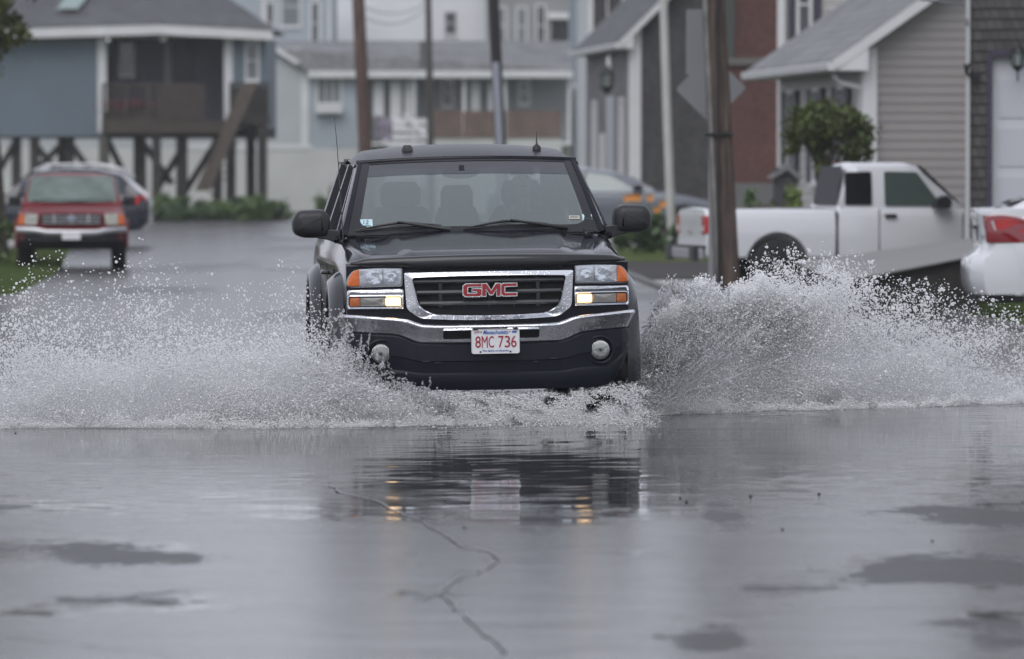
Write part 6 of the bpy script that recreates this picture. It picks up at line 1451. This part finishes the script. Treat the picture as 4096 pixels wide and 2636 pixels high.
# the flood water in front of the truck: real ripples, with thin places where the asphalt stands out
def rip(x, y):
    s_ = toe(x) - y; k = np.exp(-np.maximum(s_, 0)/.55)
    a = .007*k*np.sin(s_*21 + 5*vnoise(x, y, 15, 2.2))*vnoise(x, y, 18, 1.5) + .006*(vnoise(x, y*1.6, 16, 6)-.5)*k
    c = .0030*(vnoise(x*.5, y, 17, 2.6)-.5) + .0018*(vnoise(x*.55, y, 19, 6.1)-.5) + .0015*(vnoise(x*.6, y, 20, 13)-.5)
    calm = .65 + .5*smooth(vnoise(x*.4, y*.25, 21, 1.0), .3, .7)
    return .012 + a + c*calm
nx, ny = 200, 760; xs = np.linspace(-5.2, 5.2, nx); tt = np.linspace(0, 1, ny)
XX, TT = np.meshgrid(xs, tt); Y1 = toe(XX) + .30; YY = Y1*(1-TT) + 17.0*TT; ZZ = rip(XX, YY)
V = np.stack([XX, YY, ZZ], -1).reshape(-1, 3); F = [(j*nx+i, (j+1)*nx+i, (j+1)*nx+i+1, j*nx+i+1) for j in range(ny-1) for i in range(nx-1)]
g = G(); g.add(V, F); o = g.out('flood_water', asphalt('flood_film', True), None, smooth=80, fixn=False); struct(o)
def gp(px, py): Dg = 13300*1.75/(py-380); return wx(px, Dg), Dg
th = np.interp(YY, [17, 26.2, 27.6, 29.5, 32.5, 34], [1.0, .95, .80, .42, .18, -.1]) + .30*(vnoise(XX*1.0, YY*.35, 22, 1.3)-.5) + .34*(vnoise(XX, YY*.5, 23, 3.7)-.5) + .10*smooth(np.abs(XX+.1), 1.0, 1.5)*smooth(YY, 27, 30)
th -= .50*smooth(1.35-np.abs(XX+.05), 0, .3)*smooth(YY, 27.0, 27.9)*smooth(35-YY, 0, 1)*(.55+.9*vnoise(XX*.5, YY, 26, 1.7))
for px, py, rx, ry, a in ((20, 1190, 170, 15, .8), (40, 1290, 260, 38, 1.0), (330, 1300, 160, 26, .75), (350, 1420, 230, 24, .8), (60, 1440, 120, 20, .6), (2330, 1215, 210, 24, 1.0), (2230, 1345, 330, 42, 1.1),
                          (1690, 1210, 60, 50, .8), (1800, 1385, 130, 26, .9), (1660, 1495, 110, 50, .8), (980, 1400, 120, 24, .7), (1500, 1300, 90, 12, .6), (2330, 1480, 160, 60, .8), (1250, 1240, 200, 16, .5), (640, 1165, 160, 14, .4), (1080, 1350, 60, 30, .4)):
    x0, y0 = gp(px, py); sx = rx/13300*y0; sy = abs(gp(px, py-ry)[1] - y0)
    th -= a*np.exp(-((XX-x0)/sx)**2 - ((YY-y0)/sy)**2)
rg2 = .045 + .06*smooth(vnoise(XX*.6, YY*.4, 25, 1.6), .4, .75)*smooth(36-YY, 0, 3) + .03*smooth(30-YY, 0, 4); at = o.data.attributes.new('rgh', 'FLOAT', 'POINT'); at.data.foreach_set('value', rg2.astype(np.float32).ravel())
dim_ = -.14 + .75*(vnoise(XX*.8, YY*.45, 27, 1.1)-.5) + .55*(vnoise(XX*.9, YY*.6, 28, 3.1)-.5)  # noise mottling, plus blobs painting dark reflections of trees, pole and houses
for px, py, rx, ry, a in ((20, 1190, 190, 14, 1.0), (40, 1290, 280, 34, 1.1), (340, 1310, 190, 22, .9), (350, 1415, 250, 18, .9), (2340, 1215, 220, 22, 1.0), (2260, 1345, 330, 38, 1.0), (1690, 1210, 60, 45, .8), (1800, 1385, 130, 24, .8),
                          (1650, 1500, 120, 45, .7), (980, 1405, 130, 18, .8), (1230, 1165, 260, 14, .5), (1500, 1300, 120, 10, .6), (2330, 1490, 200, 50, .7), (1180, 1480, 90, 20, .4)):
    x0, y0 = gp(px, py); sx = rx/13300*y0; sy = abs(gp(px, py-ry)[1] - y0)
    dim_ += a*np.exp(-((XX-x0)/sx)**2 - ((YY-y0)/sy)**2)
dim_ -= .6*smooth(YY, 32, 35)
at = o.data.attributes.new('dim_refl', 'FLOAT', 'POINT'); at.data.foreach_set('value', dim_.astype(np.float32).ravel())
at = o.data.attributes.new('thin', 'FLOAT', 'POINT'); at.data.foreach_set('value', th.astype(np.float32).ravel())
# cracks in the asphalt showing through the film
def crack(path, w0):
    P = []
    for (a, b_), (c, d) in zip(path, path[1:]):
        for k in range(6):
            t = k/6; P.append((a*(1-t)+c*t + rs.normal(0, 4), b_*(1-t)+d*t + rs.normal(0, 1.2)))
    W = [gp(*p) for p in P]; g = G(); L = []
    for i, (x, y) in enumerate(W):
        a = Vector(W[max(0, i-1)]); c = Vector(W[min(len(W)-1, i+1)]); d = (c-a).normalized(); nrm = Vector((-d.y, d.x)); w_ = w0*rs.uniform(.4, 1.3)*(1 if 0 < i < len(W)-1 else .1)
        L.append([(x+nrm.x*w_, y+nrm.y*w_, .0175), (x-nrm.x*w_, y-nrm.y*w_, .0175)])
    g.loops(L, close=False); return struct(g.out('road_crack', mat('crack_dark', (.055, .055, .06), .30, spec=.42), fixn=False))
crack([(760, 1138), (800, 1160), (870, 1176), (950, 1212), (1040, 1255), (1075, 1285), (1150, 1300), (1168, 1318), (1120, 1345), (1050, 1368), (1030, 1400), (960, 1418)], .006)
crack([(1030, 1400), (1085, 1445)], .006)
crack([(1085, 1445), (1112, 1472), (1150, 1506), (1190, 1542)], .008)
crack([(0, 1494), (140, 1512), (330, 1530), (420, 1534)], .006)
# pebbles
g = G()
for px, py in ((1915, 1161), (1605, 1180), (1755, 1167), (2390, 1180), (35, 1018), (1085, 1240), (1590, 1171), (2180, 1272), (1830, 1245)):
    x, y = gp(px, py); r_ = rs.uniform(.006, .010)
    PB = G().lathe([(.001, 0), (r_*.9, r_*.3), (r_, r_*.7), (r_*.6, r_*1.2), (.001, r_*1.35)], (0, 0, 0), 'z', 7).out('pebble', mat('pebble', (.03, .028, .026), .6), None, smooth=60, loc=(x, y, .010))
    tag(PB, 'small dark pebble lying in the shallow water', 'pebble', 'pebbles in the shallow water')

# fine mist hanging in the spray: closed bodies of thin fog that taper to nothing at their tops
mm = bpy.data.materials.new('spray_mist'); mm.use_nodes = True; hn = mm.node_tree; hn.nodes.clear(); ho = hn.nodes.new('ShaderNodeOutputMaterial'); pv = hn.nodes.new('ShaderNodeVolumePrincipled')
pv.inputs['Density'].default_value = .85; pv.inputs['Color'].default_value = (.985, .988, 1, 1); pv.inputs['Anisotropy'].default_value = .2; hn.links.new(pv.outputs[0], ho.inputs['Volume'])
def mist(name, label, xs_, hs_, th_):
    g = G(); L = []
    for x in np.linspace(xs_[0], xs_[-1], 70):
        h = float(np.interp(x, xs_, hs_))*(1 + .25*(float(vnoise(np.array([x]), np.array([0.]), 90, 3.1)[0])-.5)); w_ = th_*min(1, h/.3); y0 = float(toe(np.array([x]))[0]) + .06; r_ = []
        for k in range(9): t = k/8; r_.append((x, y0 + .25*t*w_, .016 + h*t))
        for k in range(1, 9): t = 1-k/8; r_.append((x, y0 + .25*t*w_ + w_*(1-t)**1.6, .016 + h*t))
        L.append(r_)
    g.loops(L, cap0=True, cap1=True); o = g.out(name, mm); return tag(o, label, 'mist', None, 'stuff')
mist('spray_mist', 'pale mist at the foot of the left spray', [-4.1, -3.4, -2.4, -1.5, -1.1, -.8, -.45], [.42, .50, .60, .58, .46, .24, .02], 1.2)
mist('spray_mist', 'pale mist at the foot of the right spray', [.80, 1.0, 1.3, 1.9, 2.6, 3.4, 4.1], [.02, .50, .72, .70, .55, .42, .34], 1.2)
# rain haze
HZ = G().box(-70, 70, -4, 330, -1.2, 26).out('haze', mat('haze_dummy', (1, 1, 1)), None)
hm = bpy.data.materials.new('haze_air'); hm.use_nodes = True; hn = hm.node_tree; hn.nodes.clear(); ho = hn.nodes.new('ShaderNodeOutputMaterial'); pv = hn.nodes.new('ShaderNodeVolumePrincipled')
pv.inputs['Density'].default_value = .0003; pv.inputs['Color'].default_value = (.97, .975, 1, 1); hn.links.new(pv.outputs[0], ho.inputs['Volume'])
HZ.data.materials.clear(); HZ.data.materials.append(hm); tag(HZ, 'thin rain haze in the air of the street', 'haze', None, 'stuff'); HZ.display_type = 'WIRE'
